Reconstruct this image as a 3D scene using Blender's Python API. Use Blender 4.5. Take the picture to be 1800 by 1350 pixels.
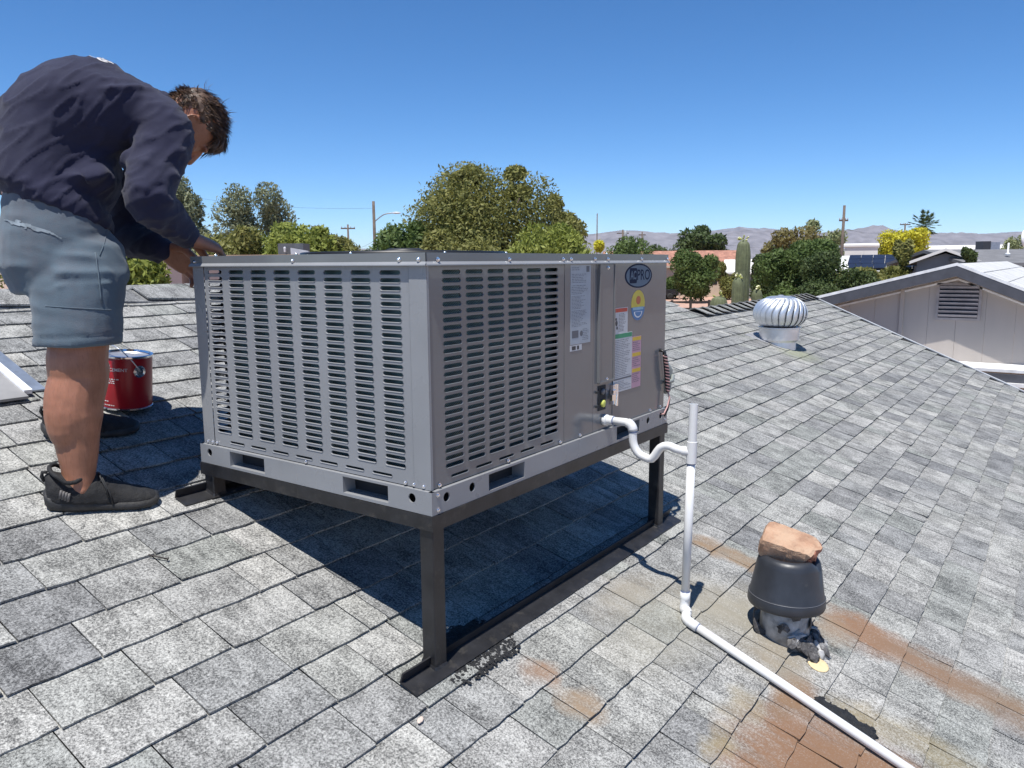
import bpy, bmesh, math, random
from math import sin, cos, pi, radians, sqrt, atan2, atan
from mathutils import Vector, Matrix, noise

# ------------------------------------------------------------------ camera, sky, sun, exposure
for o in list(bpy.data.objects): bpy.data.objects.remove(o)
SC = bpy.context.scene
COL = SC.collection
Z0 = 4.5                                  # height of the air conditioner's lid above the ground
CAM = Vector((-1.3987, -1.2445, Z0 - 0.0246))
FW = Vector((0.8041, 0.5740, -0.1538)).normalized()
RT = Vector((0.5800, -0.8145, -0.0072)); RT = (RT - FW * RT.dot(FW)).normalized()
UP = RT.cross(FW)
FPX = 1374.4                              # focal length in pixels of the 1800 px wide photograph
cd = bpy.data.cameras.new('camera'); cam = bpy.data.objects.new('camera', cd); COL.objects.link(cam)
cd.sensor_width = 36; cd.lens = FPX / 1800 * 36; cd.clip_start = 0.05; cd.clip_end = 20000
m3 = Matrix((RT, UP, -FW)).transposed()
cam.matrix_world = Matrix.Translation(CAM) @ m3.to_4x4()
SC.camera = cam

SUNDIR = Vector((0.31, 0.062, -1.0)).normalized()     # direction in which the light travels
sun_el = math.asin(-SUNDIR.z); sun_az = atan2(-SUNDIR.y, -SUNDIR.x)
W = bpy.data.worlds.new('World'); SC.world = W; W.use_nodes = True
nt = W.node_tree; nt.nodes.clear()
sky = nt.nodes.new('ShaderNodeTexSky'); sky.sky_type = 'NISHITA'; sky.sun_disc = False
sky.sun_elevation = sun_el; sky.sun_rotation = pi / 2 - sun_az
sky.altitude = 2000; sky.air_density = 0.8; sky.dust_density = 0.0; sky.ozone_density = 5.0
bg = nt.nodes.new('ShaderNodeBackground'); bg.inputs[1].default_value = 0.13
hs = nt.nodes.new('ShaderNodeHueSaturation'); hs.inputs['Saturation'].default_value = 1.2
wo = nt.nodes.new('ShaderNodeOutputWorld')
nt.links.new(sky.outputs[0], hs.inputs['Color']); nt.links.new(hs.outputs[0], bg.inputs[0]); nt.links.new(bg.outputs[0], wo.inputs[0])
sl = bpy.data.lights.new('sun', 'SUN'); sl.energy = 5.0; sl.angle = radians(0.53); sl.color = (1.0, 0.965, 0.91)
so = bpy.data.objects.new('sun', sl); COL.objects.link(so)
so.rotation_euler = SUNDIR.to_track_quat('-Z', 'Y').to_euler(); so.location = (0, 0, 30)
SC.view_settings.view_transform = 'Standard'; SC.view_settings.look = 'None'
SC.view_settings.gamma = 1.0; SC.view_settings.exposure = 0.35
SC.view_settings.use_curve_mapping = False
SC.cycles.max_bounces = 8; SC.cycles.transparent_max_bounces = 8

# ------------------------------------------------------------------ helpers
random.seed(7)
R = random.random
U = random.uniform
def V(*a): return Vector(a)
def at(u, v, d):                          # the world point at depth d in the direction of photo pixel u, v
    return CAM + (FW + RT * ((u - 900) / FPX) + UP * ((675 - v) / FPX)) * d
def horizon(u): return 467.6 - 0.0073 * u
def gnd(u, d):                            # ground point under pixel column u at depth d
    p = at(u, horizon(u), d); return V(p.x, p.y, 0)
def hgt(u, v, d): return at(u, v, d).z
ORG = {}
class MB:
    def __init__(s): s.v = []; s.f = []; s.mi = []; s.m = 0
    def add(s, vs, fs):
        b = len(s.v); s.v += [Vector(p) for p in vs]; s.f += [tuple(b + i for i in f) for f in fs]; s.mi += [s.m] * len(fs)
        return s
    def box(s, a, b):
        x0, y0, z0 = a; x1, y1, z1 = b
        return s.add([(x0,y0,z0),(x1,y0,z0),(x1,y1,z0),(x0,y1,z0),(x0,y0,z1),(x1,y0,z1),(x1,y1,z1),(x0,y1,z1)],
              [(0,3,2,1),(4,5,6,7),(0,1,5,4),(1,2,6,5),(2,3,7,6),(3,0,4,7)])
    def obox(s, c, ax, ay, az):           # oriented box: centre and three half-axis vectors
        c, ax, ay, az = Vector(c), Vector(ax), Vector(ay), Vector(az)
        vs = [c + ax*i + ay*j + az*k for k in (-1,1) for (i,j) in ((-1,-1),(1,-1),(1,1),(-1,1))]
        return s.add(vs, [(0,3,2,1),(4,5,6,7),(0,1,5,4),(1,2,6,5),(2,3,7,6),(3,0,4,7)])
    def quad(s, a, b, c, d): return s.add([a,b,c,d], [(0,1,2,3)])
    def loft(s, rings, cap=True, closed=True):
        b = len(s.v); n = len(rings[0])
        for r in rings: s.v += [Vector(p) for p in r]
        for i in range(len(rings) - 1):
            for j in range(n if closed else n - 1):
                k = (j + 1) % n
                s.f.append((b+i*n+j, b+i*n+k, b+(i+1)*n+k, b+(i+1)*n+j)); s.mi.append(s.m)
        if cap and closed:
            s.f.append(tuple(b+j for j in reversed(range(n)))); s.mi.append(s.m)
            s.f.append(tuple(b+(len(rings)-1)*n+j for j in range(n))); s.mi.append(s.m)
        return s
    def tube(s, pts, rad, n=10, cap=True, round_=0):
        pts = [Vector(p) for p in pts]
        if not hasattr(rad, '__len__'): rad = [rad] * len(pts)
        rad = list(rad)
        if round_:                        # hemispherical ends
            d0 = (pts[0]-pts[1]).normalized(); d1 = (pts[-1]-pts[-2]).normalized(); r0, r1 = rad[0], rad[-1]
            hs = [(sin(a), cos(a)) for a in [pi/2*k/(round_) for k in range(round_, 0, -1)]]
            pre = [(pts[0]+d0*r0*si, max(r0*co, r0*0.02)) for si, co in hs]
            post = [(pts[-1]+d1*r1*si, max(r1*co, r1*0.02)) for si, co in reversed(hs)]
            pts = [p for p,_ in pre] + pts + [p for p,_ in post]; rad = [r for _,r in pre] + rad + [r for _,r in post]
        rings = []; prev = None
        for i, p in enumerate(pts):
            t = (pts[min(i+1,len(pts)-1)] - pts[max(i-1,0)]).normalized()
            if prev is None:
                x = t.orthogonal().normalized()
            else:
                x = (prev - t*prev.dot(t)).normalized()
            prev = x; y = t.cross(x)
            rings.append([p + (x*cos(2*pi*j/n) + y*sin(2*pi*j/n))*rad[i] for j in range(n)])
        return s.loft(rings, cap)
    def lathe(s, c, prof, n=24, axis=None, cap=True):
        c = Vector(c); axis = Vector(axis or (0,0,1)).normalized(); x = axis.orthogonal().normalized(); y = axis.cross(x)
        return s.loft([[c + axis*h + (x*cos(2*pi*j/n)+y*sin(2*pi*j/n))*r for j in range(n)] for r, h in prof], cap)
    def ell(s, c, ax, ay, az, n=16, m=10):
        c, ax, ay, az = map(Vector, (c, ax, ay, az))
        rings = []
        for i in range(m+1):
            t = -pi/2 + pi*i/m; r = max(cos(t), 0.01)
            rings.append([c + az*sin(t) + (ax*cos(2*pi*j/n)+ay*sin(2*pi*j/n))*r for j in range(n)])
        return s.loft(rings)
    def build(s, name, mat, parent=None, smooth=False, org=None):
        me = bpy.data.meshes.new(name)
        o = bpy.data.objects.new(name, me); COL.objects.link(o)
        if parent is not None: c = ORG.get(parent.name, V(0,0,0))
        elif org is not None: c = Vector(org)
        else: c = V(0,0,0)
        me.from_pydata([p - c for p in s.v], [], s.f)
        mats = mat if isinstance(mat, (list, tuple)) else [mat]
        for m in mats: me.materials.append(m)
        if len(mats) > 1: me.polygons.foreach_set('material_index', s.mi)
        if smooth: me.polygons.foreach_set('use_smooth', [True]*len(me.polygons))
        me.update()
        if smooth == 2:
            try: me.set_sharp_from_angle(angle=radians(38))
            except Exception: pass
        if parent is not None: o.parent = parent
        else: o.location = c
        ORG[o.name] = c
        return o
def thing(name, label, cat, loc, group=None):
    o = bpy.data.objects.new(name, None); COL.objects.link(o); o.location = loc; o.empty_display_size = 0.1
    ORG[o.name] = Vector(loc); return tag(o, label, cat, group)
def tag(o, label, cat, group=None):
    o['label'] = label; o['category'] = cat
    if group: o['group'] = group
    return o
def kind(o, k): o['kind'] = k; return o
def remesh(mb, vox, smooth=4, factor=0.5):  # union of closed shapes as one continuous skin
    me = bpy.data.meshes.new('tmp'); me.from_pydata(mb.v, [], mb.f); me.update()
    o = bpy.data.objects.new('tmp', me); COL.objects.link(o)
    m = o.modifiers.new('r', 'REMESH'); m.mode = 'VOXEL'; m.voxel_size = vox; m.use_smooth_shade = True
    if smooth:
        s = o.modifiers.new('s', 'SMOOTH'); s.iterations = smooth; s.factor = factor
    dg = bpy.context.evaluated_depsgraph_get(); dg.update()
    e = o.evaluated_get(dg).to_mesh()
    out = MB(); out.v = [v.co.copy() for v in e.vertices]; out.f = [tuple(p.vertices) for p in e.polygons]; out.mi = [0]*len(out.f)
    nor = [v.normal.copy() for v in e.vertices]
    bpy.data.objects.remove(o); bpy.data.meshes.remove(me)
    return out, nor

# ------------------------------------------------------------------ materials
def newmat(name):
    m = bpy.data.materials.new(name); m.use_nodes = True
    return m, m.node_tree.nodes, m.node_tree.links, m.node_tree.nodes['Principled BSDF']
def ramp(N, stops):
    r = N.new('ShaderNodeValToRGB'); e = r.color_ramp.elements
    while len(e) < len(stops): e.new(0.5)
    for k, (p, c) in enumerate(stops):
        e[k].position = p; e[k].color = (*c, 1) if hasattr(c, '__len__') else (c, c, c, 1)
    return r
def mix(N, L, a, b, fac, mode='MIX'):
    n = N.new('ShaderNodeMix'); n.data_type = 'RGBA'; n.blend_type = mode
    for s, x in ((6, a), (7, b), (0, fac)):
        if isinstance(x, (int, float)): n.inputs[s].default_value = x if s == 0 else (x, x, x, 1)
        elif isinstance(x, tuple): n.inputs[s].default_value = (*x[:3], 1)
        else: L.new(x, n.inputs[s])
    return n.outputs[2]
def math_(N, L, op, a, b=None, clamp=False):
    n = N.new('ShaderNodeMath'); n.operation = op; n.use_clamp = clamp
    for i, x in enumerate((a, b)):
        if x is None: continue
        if isinstance(x, (int, float)): n.inputs[i].default_value = x
        else: L.new(x, n.inputs[i])
    return n.outputs[0]
def noise_(N, L, vec, scale, detail=3, rough=0.55, stretch=None):
    n = N.new('ShaderNodeTexNoise'); n.inputs['Scale'].default_value = scale; n.inputs['Detail'].default_value = detail
    n.inputs['Roughness'].default_value = rough
    if stretch:
        mp = N.new('ShaderNodeMapping'); mp.inputs['Scale'].default_value = stretch; L.new(vec, mp.inputs[0]); vec = mp.outputs[0]
    L.new(vec, n.inputs['Vector']); return n.outputs['Fac']
def pmat(name, col, rough=0.6, metal=0.0, var=0.12, scale=6.0, bump=0.0, bscale=60.0, dirt=None, rvar=0.0, spec=0.5, stretch=None):
    m, N, L, b = newmat(name)
    g = N.new('ShaderNodeNewGeometry').outputs['Position']
    f = noise_(N, L, g, scale, 5, 0.6, stretch)
    lo = tuple(max(c*(1-var*1.6), 0) for c in col); hi = tuple(min(c*(1+var*1.6), 1) for c in col)
    r = ramp(N, [(0.28, lo), (0.72, hi)]); L.new(f, r.inputs[0]); c = r.outputs[0]
    if dirt:
        f2 = noise_(N, L, g, dirt[1], 6, 0.7)
        r2 = ramp(N, [(dirt[2], 0.0), (min(dirt[2]+0.18, 1), 1.0)]); L.new(f2, r2.inputs[0])
        c = mix(N, L, c, dirt[0], math_(N, L, 'MULTIPLY', r2.outputs[0], dirt[3]))
    L.new(c, b.inputs['Base Color'])
    b.inputs['Roughness'].default_value = rough; b.inputs['Metallic'].default_value = metal
    b.inputs['Specular IOR Level'].default_value = spec
    if rvar:
        f3 = noise_(N, L, g, scale*2.3, 4, 0.6)
        L.new(math_(N, L, 'MULTIPLY_ADD', f3, rvar), b.inputs['Roughness'])
        n = b.inputs['Roughness'].links[0].from_node; n.inputs[2].default_value = rough - rvar*0.5
    if bump:
        f4 = noise_(N, L, g, bscale, 4, 0.6)
        bn = N.new('ShaderNodeBump'); bn.inputs['Strength'].default_value = bump; bn.inputs['Distance'].default_value = 0.01
        L.new(f4, bn.inputs['Height']); L.new(bn.outputs[0], b.inputs['Normal'])
    return m

# roof geometry: a runs along the ridge (x), t runs up the slope
SLOPE = 0.3318; RA = atan(SLOPE); CS, SN = cos(RA), sin(RA)
ROOF0 = Z0 - 1.0693
def roofp(a, t, h=0.0): return V(a, t*CS - h*SN, ROOF0 + t*SN + h*CS)
RN = V(0, -SN, CS); RU = V(0, CS, SN); RX = V(1, 0, 0)

STAINS = [  # a, t, ra, rt, colour, strength
    (1.39, -0.79, .11, .14, (0.225,0.128,0.075), 0.98), (1.40, -1.02, .10, .22, (0.206,0.131,0.085), 0.80), (1.41,-1.34,.12,.25,(0.193,0.131,0.085), 0.70), (1.30,-.70,.10,.07,(0.250,0.184,0.125), 0.60),
    (0.52, -0.78, .25, .16, (0.212,0.121,0.072), 1.00), (0.62, -0.94, .21, .17, (0.206,0.118,0.069), 1.00), (0.56,-1.12,.26,.2,(0.206,0.121,0.072), 0.95),
    (0.80, -0.70, .12, .06, (0.200,0.125,0.075), 0.85), (0.90, -0.90, .06, .11, (0.275,0.216,0.112), 0.51), (0.95, -1.08, .07, .16, (0.262,0.210,0.112), 0.48),
    (0.62, -0.61, .08, .05, (0.281,0.236,0.138), 0.45), (0.41, -0.62, .08, .04, (0.293,0.236,0.125), 0.48), (1.40, -0.18, .06, .07, (0.237,0.164,0.102), 0.80),
    (1.44, -0.31, .06, .11, (0.237,0.171,0.112), 0.75), (0.235, -0.16, .045, .06, (0.250,0.164,0.112), 0.75), (0.225, -0.31, .06, .07, (0.262,0.190,0.125), 0.60),
    (1.02, -0.32, .14, .13, (0.268,0.243,0.190), 0.55), (0.80, -0.14, .20, .08, (0.281,0.249,0.197), 0.50), (1.10,-.47,.24,.13,(0.268,0.249,0.203), 0.50),
    (5.62, 0.70, .24, .18, (0.225,0.236,0.164), 0.70), (0.72,-0.3,.28,.15,(0.262,0.249,0.203), 0.40), (.95,-.62,.14,.10,(0.250,0.216,0.164), 0.60)]
def shingle_mat(name, attr):
    m, N, L, b = newmat(name)
    g = N.new('ShaderNodeNewGeometry').outputs['Position']
    rot = N.new('ShaderNodeMapping'); rot.vector_type = 'POINT'; rot.inputs['Rotation'].default_value = (-RA, 0, 0)
    L.new(g, rot.inputs[0])
    base = roofp(0, 0); q = Matrix.Rotation(-RA, 3, 'X') @ base
    off = N.new('ShaderNodeVectorMath'); off.operation = 'SUBTRACT'; off.inputs[1].default_value = q
    L.new(rot.outputs[0], off.inputs[0]); rc = off.outputs[0]        # (a, t, h)
    if attr:
        at_ = N.new('ShaderNodeAttribute'); at_.attribute_name = 'tint'; rnd = at_.outputs['Fac']
    else:
        rnd = N.new('ShaderNodeObjectInfo').outputs['Random']
    # granules: crushed stone in three greys
    gr = noise_(N, L, rc, 165, 2.5, 0.75)
    gr2 = noise_(N, L, rc, 420, 2, 0.6)
    gsum = math_(N, L, 'ADD', math_(N, L, 'MULTIPLY', gr, 0.62), math_(N, L, 'MULTIPLY', gr2, 0.38))
    # streaks worn down the slope and patches of lost granules
    jit = N.new('ShaderNodeVectorMath'); jit.operation = 'MULTIPLY_ADD'; cmb = N.new('ShaderNodeCombineXYZ')
    for q_ in range(3): L.new(rnd, cmb.inputs[q_])
    L.new(cmb.outputs[0], jit.inputs[0]); jit.inputs[1].default_value = (23., 17., 11.); L.new(rc, jit.inputs[2])
    st = noise_(N, L, jit.outputs[0], 1.0, 5, 0.62, (48, 7, 20))
    pt = noise_(N, L, jit.outputs[0], 8.5, 4, 0.6)
    wear = math_(N, L, 'ADD', math_(N, L, 'MULTIPLY', st, 0.42), math_(N, L, 'MULTIPLY', pt, 0.58))
    wr = ramp(N, [(0.36, 0.0), (0.60, 1.0)]); L.new(wear, wr.inputs[0])
    lvl = math_(N, L, 'ADD', gsum, math_(N, L, 'MULTIPLY', math_(N, L, 'SUBTRACT', wr.outputs[0], 0.62), 0.125))
    r = ramp(N, [(0.37, (.065,.065,.065)), (0.46, (.195,.194,.188)), (0.53, (.32,.317,.306)), (0.65, (.525,.52,.50))]); L.new(lvl, r.inputs[0])
    c = r.outputs[0]
    # per-shingle tone
    tr = ramp(N, [(0.0, (.62,.63,.65)), (0.2, (.98,.98,.96)), (0.42, (.76,.775,.785)), (0.6, (1.1,1.09,1.06)), (0.8, (.80,.83,.80)), (1.0, (1.15,1.14,1.1))])
    tr.color_ramp.interpolation = 'CONSTANT' if False else 'LINEAR'
    L.new(rnd, tr.inputs[0]); c = mix(N, L, c, tr.outputs[0], 1.0, 'MULTIPLY')
    # stains washed over the shingles from the vent and the condensate
    wob = N.new('ShaderNodeTexNoise'); wob.inputs['Scale'].default_value = 14; wob.inputs['Detail'].default_value = 4; L.new(rc, wob.inputs['Vector'])
    wv = N.new('ShaderNodeVectorMath'); wv.operation = 'MULTIPLY_ADD'; wv.inputs[1].default_value = (.11,.11,0); wv.inputs[2].default_value = (-.055,-.055,0)
    L.new(wob.outputs['Color'], wv.inputs[0])
    rw = N.new('ShaderNodeVectorMath'); rw.operation = 'ADD'; L.new(rc, rw.inputs[0]); L.new(wv.outputs[0], rw.inputs[1])
    wn = N.new('ShaderNodeTexWhiteNoise'); wn.noise_dimensions = '1D'; L.new(math_(N, L, 'MULTIPLY', rnd, 917.0), wn.inputs['W'])
    sv_ = noise_(N, L, rc, 1.0, 4, .6, (26, 3.5, 1)); sr_ = ramp(N, [(.3,.62),(.6,1.12)]); L.new(sv_, sr_.inputs[0])
    tabv = math_(N, L, 'MULTIPLY', math_(N, L, 'MULTIPLY_ADD', wn.outputs['Value'], .55), sr_.outputs[0]); tabv.node.inputs[0].links[0].from_node.inputs[2].default_value = .95
    for (a, t, ra, rt, col, s) in STAINS:
        mp = N.new('ShaderNodeMapping'); mp.inputs['Location'].default_value = (-a/ra, -t/rt, 0); mp.inputs['Scale'].default_value = (1/ra, 1/rt, 0)
        L.new(rw.outputs[0], mp.inputs[0])
        ln = N.new('ShaderNodeVectorMath'); ln.operation = 'LENGTH'; L.new(mp.outputs[0], ln.inputs[0])
        rr = ramp(N, [(0.30, s), (1.0, 0.0)]); L.new(math_(N, L, 'MULTIPLY', ln.outputs['Value'], 0.75), rr.inputs[0])
        k = N.new('ShaderNodeMath'); k.operation = 'MULTIPLY_ADD'; L.new(gr, k.inputs[0]); k.inputs[1].default_value = -1.3; k.inputs[2].default_value = 1.58; k.use_clamp = True
        c = mix(N, L, c, col, math_(N, L, 'MULTIPLY', math_(N, L, 'MULTIPLY', rr.outputs[0], tabv, True), k.outputs[0], True))
    L.new(c, b.inputs['Base Color']); b.inputs['Roughness'].default_value = 0.92; b.inputs['Specular IOR Level'].default_value = 0.25
    bn = N.new('ShaderNodeBump'); bn.inputs['Strength'].default_value = 0.55; bn.inputs['Distance'].default_value = 0.003
    L.new(gsum, bn.inputs['Height']); L.new(bn.outputs[0], b.inputs['Normal'])
    return m

M = {}
M['shingle'] = shingle_mat('shingle', False)
M['shingle_field'] = shingle_mat('shingle field', True)
M['underlay'] = pmat('underlay felt', (.035,.034,.033), .95)
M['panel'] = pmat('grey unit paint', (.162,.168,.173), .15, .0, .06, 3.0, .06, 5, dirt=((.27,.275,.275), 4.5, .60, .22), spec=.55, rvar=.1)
M['panel_sunlit'] = pmat('grey unit paint sunlit', (.262,.268,.276), .28, .0, .06, 3.0, .05, 5, dirt=((.34,.33,.31), 4.5, .60, .25), rvar=.1)  # same unit paint, with sunlit brightness put into the colour
M['black_steel'] = pmat('black painted steel', (.018,.018,.020), .42, .0, .3, 14, .05, 90, dirt=((.10,.09,.075), 22, .55, .4))
M['dark_in'] = pmat('dark interior', (.02,.022,.026), .8)
M['zinc'] = pmat('zinc plated screw', (.82,.82,.84), .22, 1.0, .03)
M['galv'] = pmat('galvanised sheet', (.74,.75,.76), .42, .9, .08, 9, rvar=.15)
M['pvc'] = pmat('white plastic pipe', (.70,.70,.69), .32, 0, .03, 7, dirt=((.55,.52,.46), 16, .62, .35))
M['blue_glue'] = pmat('blue pipe primer', (.10,.13,.24), .4)
M['tar'] = pmat('roof tar', (.012,.012,.013), .62, 0, .4, 60, .8, 150, rvar=.3)
M['tar_dry'] = pmat('weathered tar flake', (.065,.062,.062), .75, 0, .5, 30, .6, 80, dirt=((.32,.31,.30), 26, .5, .8))
M['flue'] = pmat('weathered flue metal', (.40,.395,.385), .65, .1, .3, 26, .2, 60, dirt=((.05,.05,.052), 14, .56, .9))
M['pot'] = pmat('black plastic pot', (.028,.031,.038), .42, 0, .12, 20, .05, 60, dirt=((.17,.17,.15), 11, .64, .45))
M['pot_line'] = pmat('pot rim line', (.16,.16,.17), .45)
M['brickm'] = pmat('brick clay', (.40,.235,.15), .9, 0, .16, 28, .6, 120, dirt=((.50,.345,.235), 12, .42, .85))
M['brick_broken'] = pmat('broken brick core', (.36,.15,.095), .95, 0, .5, 38, 1.0, 60, dirt=((.10,.06,.04), 40, .55, .9))
M['red_can'] = pmat('red can print', (.44,.012,.022), .3, 0, .08, 5)
M['tin'] = pmat('tin plate', (.72,.74,.78), .16, 1.0, .05)
M['lid_tin'] = pmat('can lid', (.50,.50,.52), .38, .7, .06)
M['print_white'] = pmat('white print', (.75,.72,.70), .5)
M['print_black'] = pmat('black print', (.03,.03,.035), .5)

# ------------------------------------------------------------------ the roof we stand on
EXP = 0.1435; T0 = -0.2085
def amax(t): return 8.65 + 0.6216*t
def tmax(a): return 2.845 if a < 5.66 else 1.765
house = thing('house', 'house with a weathered grey shingle roof that carries the air conditioner', 'house', (3.5, -1, 0))
A0, TLOW = -2.6, -2.25
mb = MB()
for (a0, a1, t0, t1) in ((A0, 5.64, TLOW, 2.84),):
    pass
deck = [roofp(A0, TLOW, -.004), roofp(amax(TLOW), TLOW, -.004), roofp(amax(1.76), 1.76, -.004), roofp(5.64, 1.76, -.004), roofp(5.64, 2.84, -.004), roofp(A0, 2.84, -.004)]
mb.add(deck, [(0,1,2,3,4,5)])
mb.add([p - V(0,0,.12) for p in deck], [(5,4,3,2,1,0)])
n = len(deck); mb.add(deck + [p - V(0,0,.12) for p in deck], [(i, i+n, (i+1)%n+n, (i+1)%n) for i in range(n)])
# far slopes behind both ridges
def rear(a0, a1, t, L):
    p0, p1 = roofp(a0, t, -.004), roofp(a1, t, -.004); d = V(0, CS, -SN)*L
    mb.add([p0, p1, p1+d, p0+d], [(0,1,2,3)])
rear(A0, 5.64, 2.84, 4.8); rear(5.64, amax(1.76), 1.76, 2.6)
roof = mb.build('roof', M['underlay'], house)
wallm = pmat('house stucco', (.45,.38,.32), .9, 0, .06, 2, .2, 60)
mb = MB(); e0 = roofp(0, TLOW+.35).z - .16
mb.box((A0+.3, -1.72, 0), (7.2, -1.6, e0)); mb.box((A0+.3, 6.0, 0), (5.4, 6.1, e0)); mb.box((A0+.3, -1.6, 0), (A0+.4, 6.0, e0)); mb.box((7.1, -1.6, 0), (7.2, 3.4, e0)); mb.box((5.4,3.3,0),(7.1,3.4,e0)); mb.box((5.3,3.4,0),(5.4,6.0,e0))
mb.build('wall', wallm, house)

def shingle_shape(w, L, rng, h=.0105, gap=.0017):
    """one shingle: local x across, y up the slope, z out; butt at y=0"""
    nx = 5 if w > .1 else 3
    vs = []; curl = rng.uniform(-.0008, .0024); cl, cr = rng.uniform(0, .0022), rng.uniform(0, .0022); th = rng.uniform(.0055, .008)
    yb = [rng.uniform(-.0025, .0025) for _ in range(nx)]
    ch0, ch1 = rng.choice((0, .002, .004, .001, 0)), rng.choice((0, .002, .004, .001, 0))
    yb[0] += ch0; yb[-1] += ch1
    rows = []
    for i in range(nx):
        x = w*i/(nx-1)
        if i == 0: x += gap
        if i == nx-1: x -= gap
        e = abs(2*i/(nx-1)-1)
        zt = h + curl + (cl if i == 0 else cr if i == nx-1 else 0)*e + rng.uniform(-.0006,.0006)
        xi = x + (ch0*.7 if i == 0 else -ch1*.7 if i == nx-1 else 0)
        rows.append([(xi, yb[i], zt-th), (xi, yb[i], zt-.0006), (x, yb[i]*.3+.016, zt-.0004+(-.0006)), (x, L*.55, h*.62), (x, L, .0022)])
    vs = [p for r in rows for p in r]; fs = []
    for i in range(nx-1):
        for k in range(4): fs.append((i*5+k, (i+1)*5+k, (i+1)*5+k+1, i*5+k+1))
    fs.append((0,1,2,3,4)); fs.append(tuple((nx-1)*5+k for k in (4,3,2,1,0)))
    return vs, fs
rng = random.Random(3)
WID = [.075, .10, .125, .15, .175, .20, .225, .255, .285, .31]
SHARED = {}
def shared_shingle(wi):
    k = (wi, rng.randrange(4))
    if k not in SHARED:
        vs, fs = shingle_shape(WID[wi], EXP+.028, rng)
        me = bpy.data.meshes.new('shingle'); me.from_pydata(vs, [], fs); me.materials.append(M['shingle']); me.update(); SHARED[k] = me
    return SHARED[k]
cells = []
k0 = int((TLOW - T0)/EXP); k1 = int((2.84 - T0)/EXP)
for k in range(k0, k1+1):
    t = T0 + k*EXP
    a = A0 + rng.uniform(0, .2)
    while a < amax(t):
        wi = rng.choices(range(len(WID)), (.6,1.4,3,5,7,7,6,4.5,3,2))[0]
        w = WID[wi]
        if a + w > amax(t) + .05: break
        if t + .03 < tmax(a + w*.5) and not (-0.80 < a + w*.5 < -.22 and 1.90 < t < 2.36) :
            p = roofp(a + w*.5, t + EXP*.5)
            d = (p - CAM).dot(FW); u = (p-CAM).dot(RT)/d*FPX + 900; v = 675 - (p-CAM).dot(UP)/d*FPX
            vis = d > .3 and -60 < u < 1860 and -60 < v < 1420
            hid = (d > .3 and 380 < u < 1130 and 470 < v < 760) or (90 < u < 190 and 520 < v < 900)
            size = w*EXP*abs((CAM-p).normalized().dot(RN))*(FPX/max(d,.3))**2 if vis and not hid else 0
            cells.append((size, a, t, wi, w))
        a += w
cells.sort(key=lambda c: -c[0])
rotm = Matrix.Rotation(RA, 4, 'X')
for (size, a, t, wi, w) in cells[:300]:
    o = bpy.data.objects.new('shingle', shared_shingle(wi)); COL.objects.link(o); o.parent = roof
    o.location = roofp(a, t + rng.uniform(-.0025,.0025), rng.uniform(0, .0016)) - ORG[roof.name]
    o.rotation_euler = (RA + rng.uniform(-.004,.004), 0, 0)
mb = MB(); tints = []
far_shapes = {wi: [shingle_shape(WID[wi], EXP+.028, rng, .0115, .0030) for _ in range(4)] for wi in range(len(WID))}
for (size, a, t, wi, w) in cells[300:]:
    vs, fs = rng.choice(far_shapes[wi]); tt = t + rng.uniform(-.003,.003); hh = rng.uniform(0,.002)
    mb.add([roofp(a+x, tt+y, z+hh) for x, y, z in vs], fs); tints += [rng.random()]*len(fs)
fo = mb.build('shingle_field', M['shingle_field'], roof); kind(fo, 'stuff')
ta = fo.data.attributes.new('tint', 'FLOAT', 'FACE'); ta.data.foreach_set('value', tints)
# ridge caps: bent shingles, each lapped over the next
def ridge_caps(a0, a1, t, step, hw, name, rise):
    a = a0; rear_d = V(0, CS, -SN)
    while a < a1:
        L = step*1.55; z0, z1 = rise, .004
        vs = []
        top = roofp(0, t)
        for (aa, h) in ((a, z0), (a+L, z1)):
            j = rng.uniform(-.006,.006)
            c = V(aa, top.y, top.z + .012 + h)
            f = c - RU*(hw + j) - V(0,0,.006); r = c + rear_d*(hw + j) - V(0,0,.006)
            vs += [f, c, r, f - V(0,0,.009), c - V(0,0,.009), r - V(0,0,.009)]
        fs = [(0,1,7,6),(1,2,8,7),(3,9,10,4),(4,10,11,5),(0,3,4,1),(1,4,5,2),(6,7,10,9),(7,8,11,10),(0,6,9,3),(2,5,11,8)]
        b = MB(); b.add(vs, fs); b.build(name, M['shingle'], roof)
        a += step*rng.uniform(.93,1.07)
ridge_caps(A0, 5.3, 2.835, .34, .15, 'ridge_cap', .03)
ridge_caps(5.66, amax(1.76)-.2, 1.755, .21, .14, 'ridge_cap', .045)
# metal edge along the slanting end of the roof
mb = MB()
e = [roofp(amax(t), t, .016) for t in (TLOW, -1, 0, 1, 1.76)]
mb.loft([[p + V(-.05,0,.002), p + V(.01,0,.002), p + V(.012,0,-.06), p + V(-.05,0,-.01)] for p in e])
mb.build('edge_trim', pmat('edge trim paint', (.40,.41,.42), .6), roof)

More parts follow.
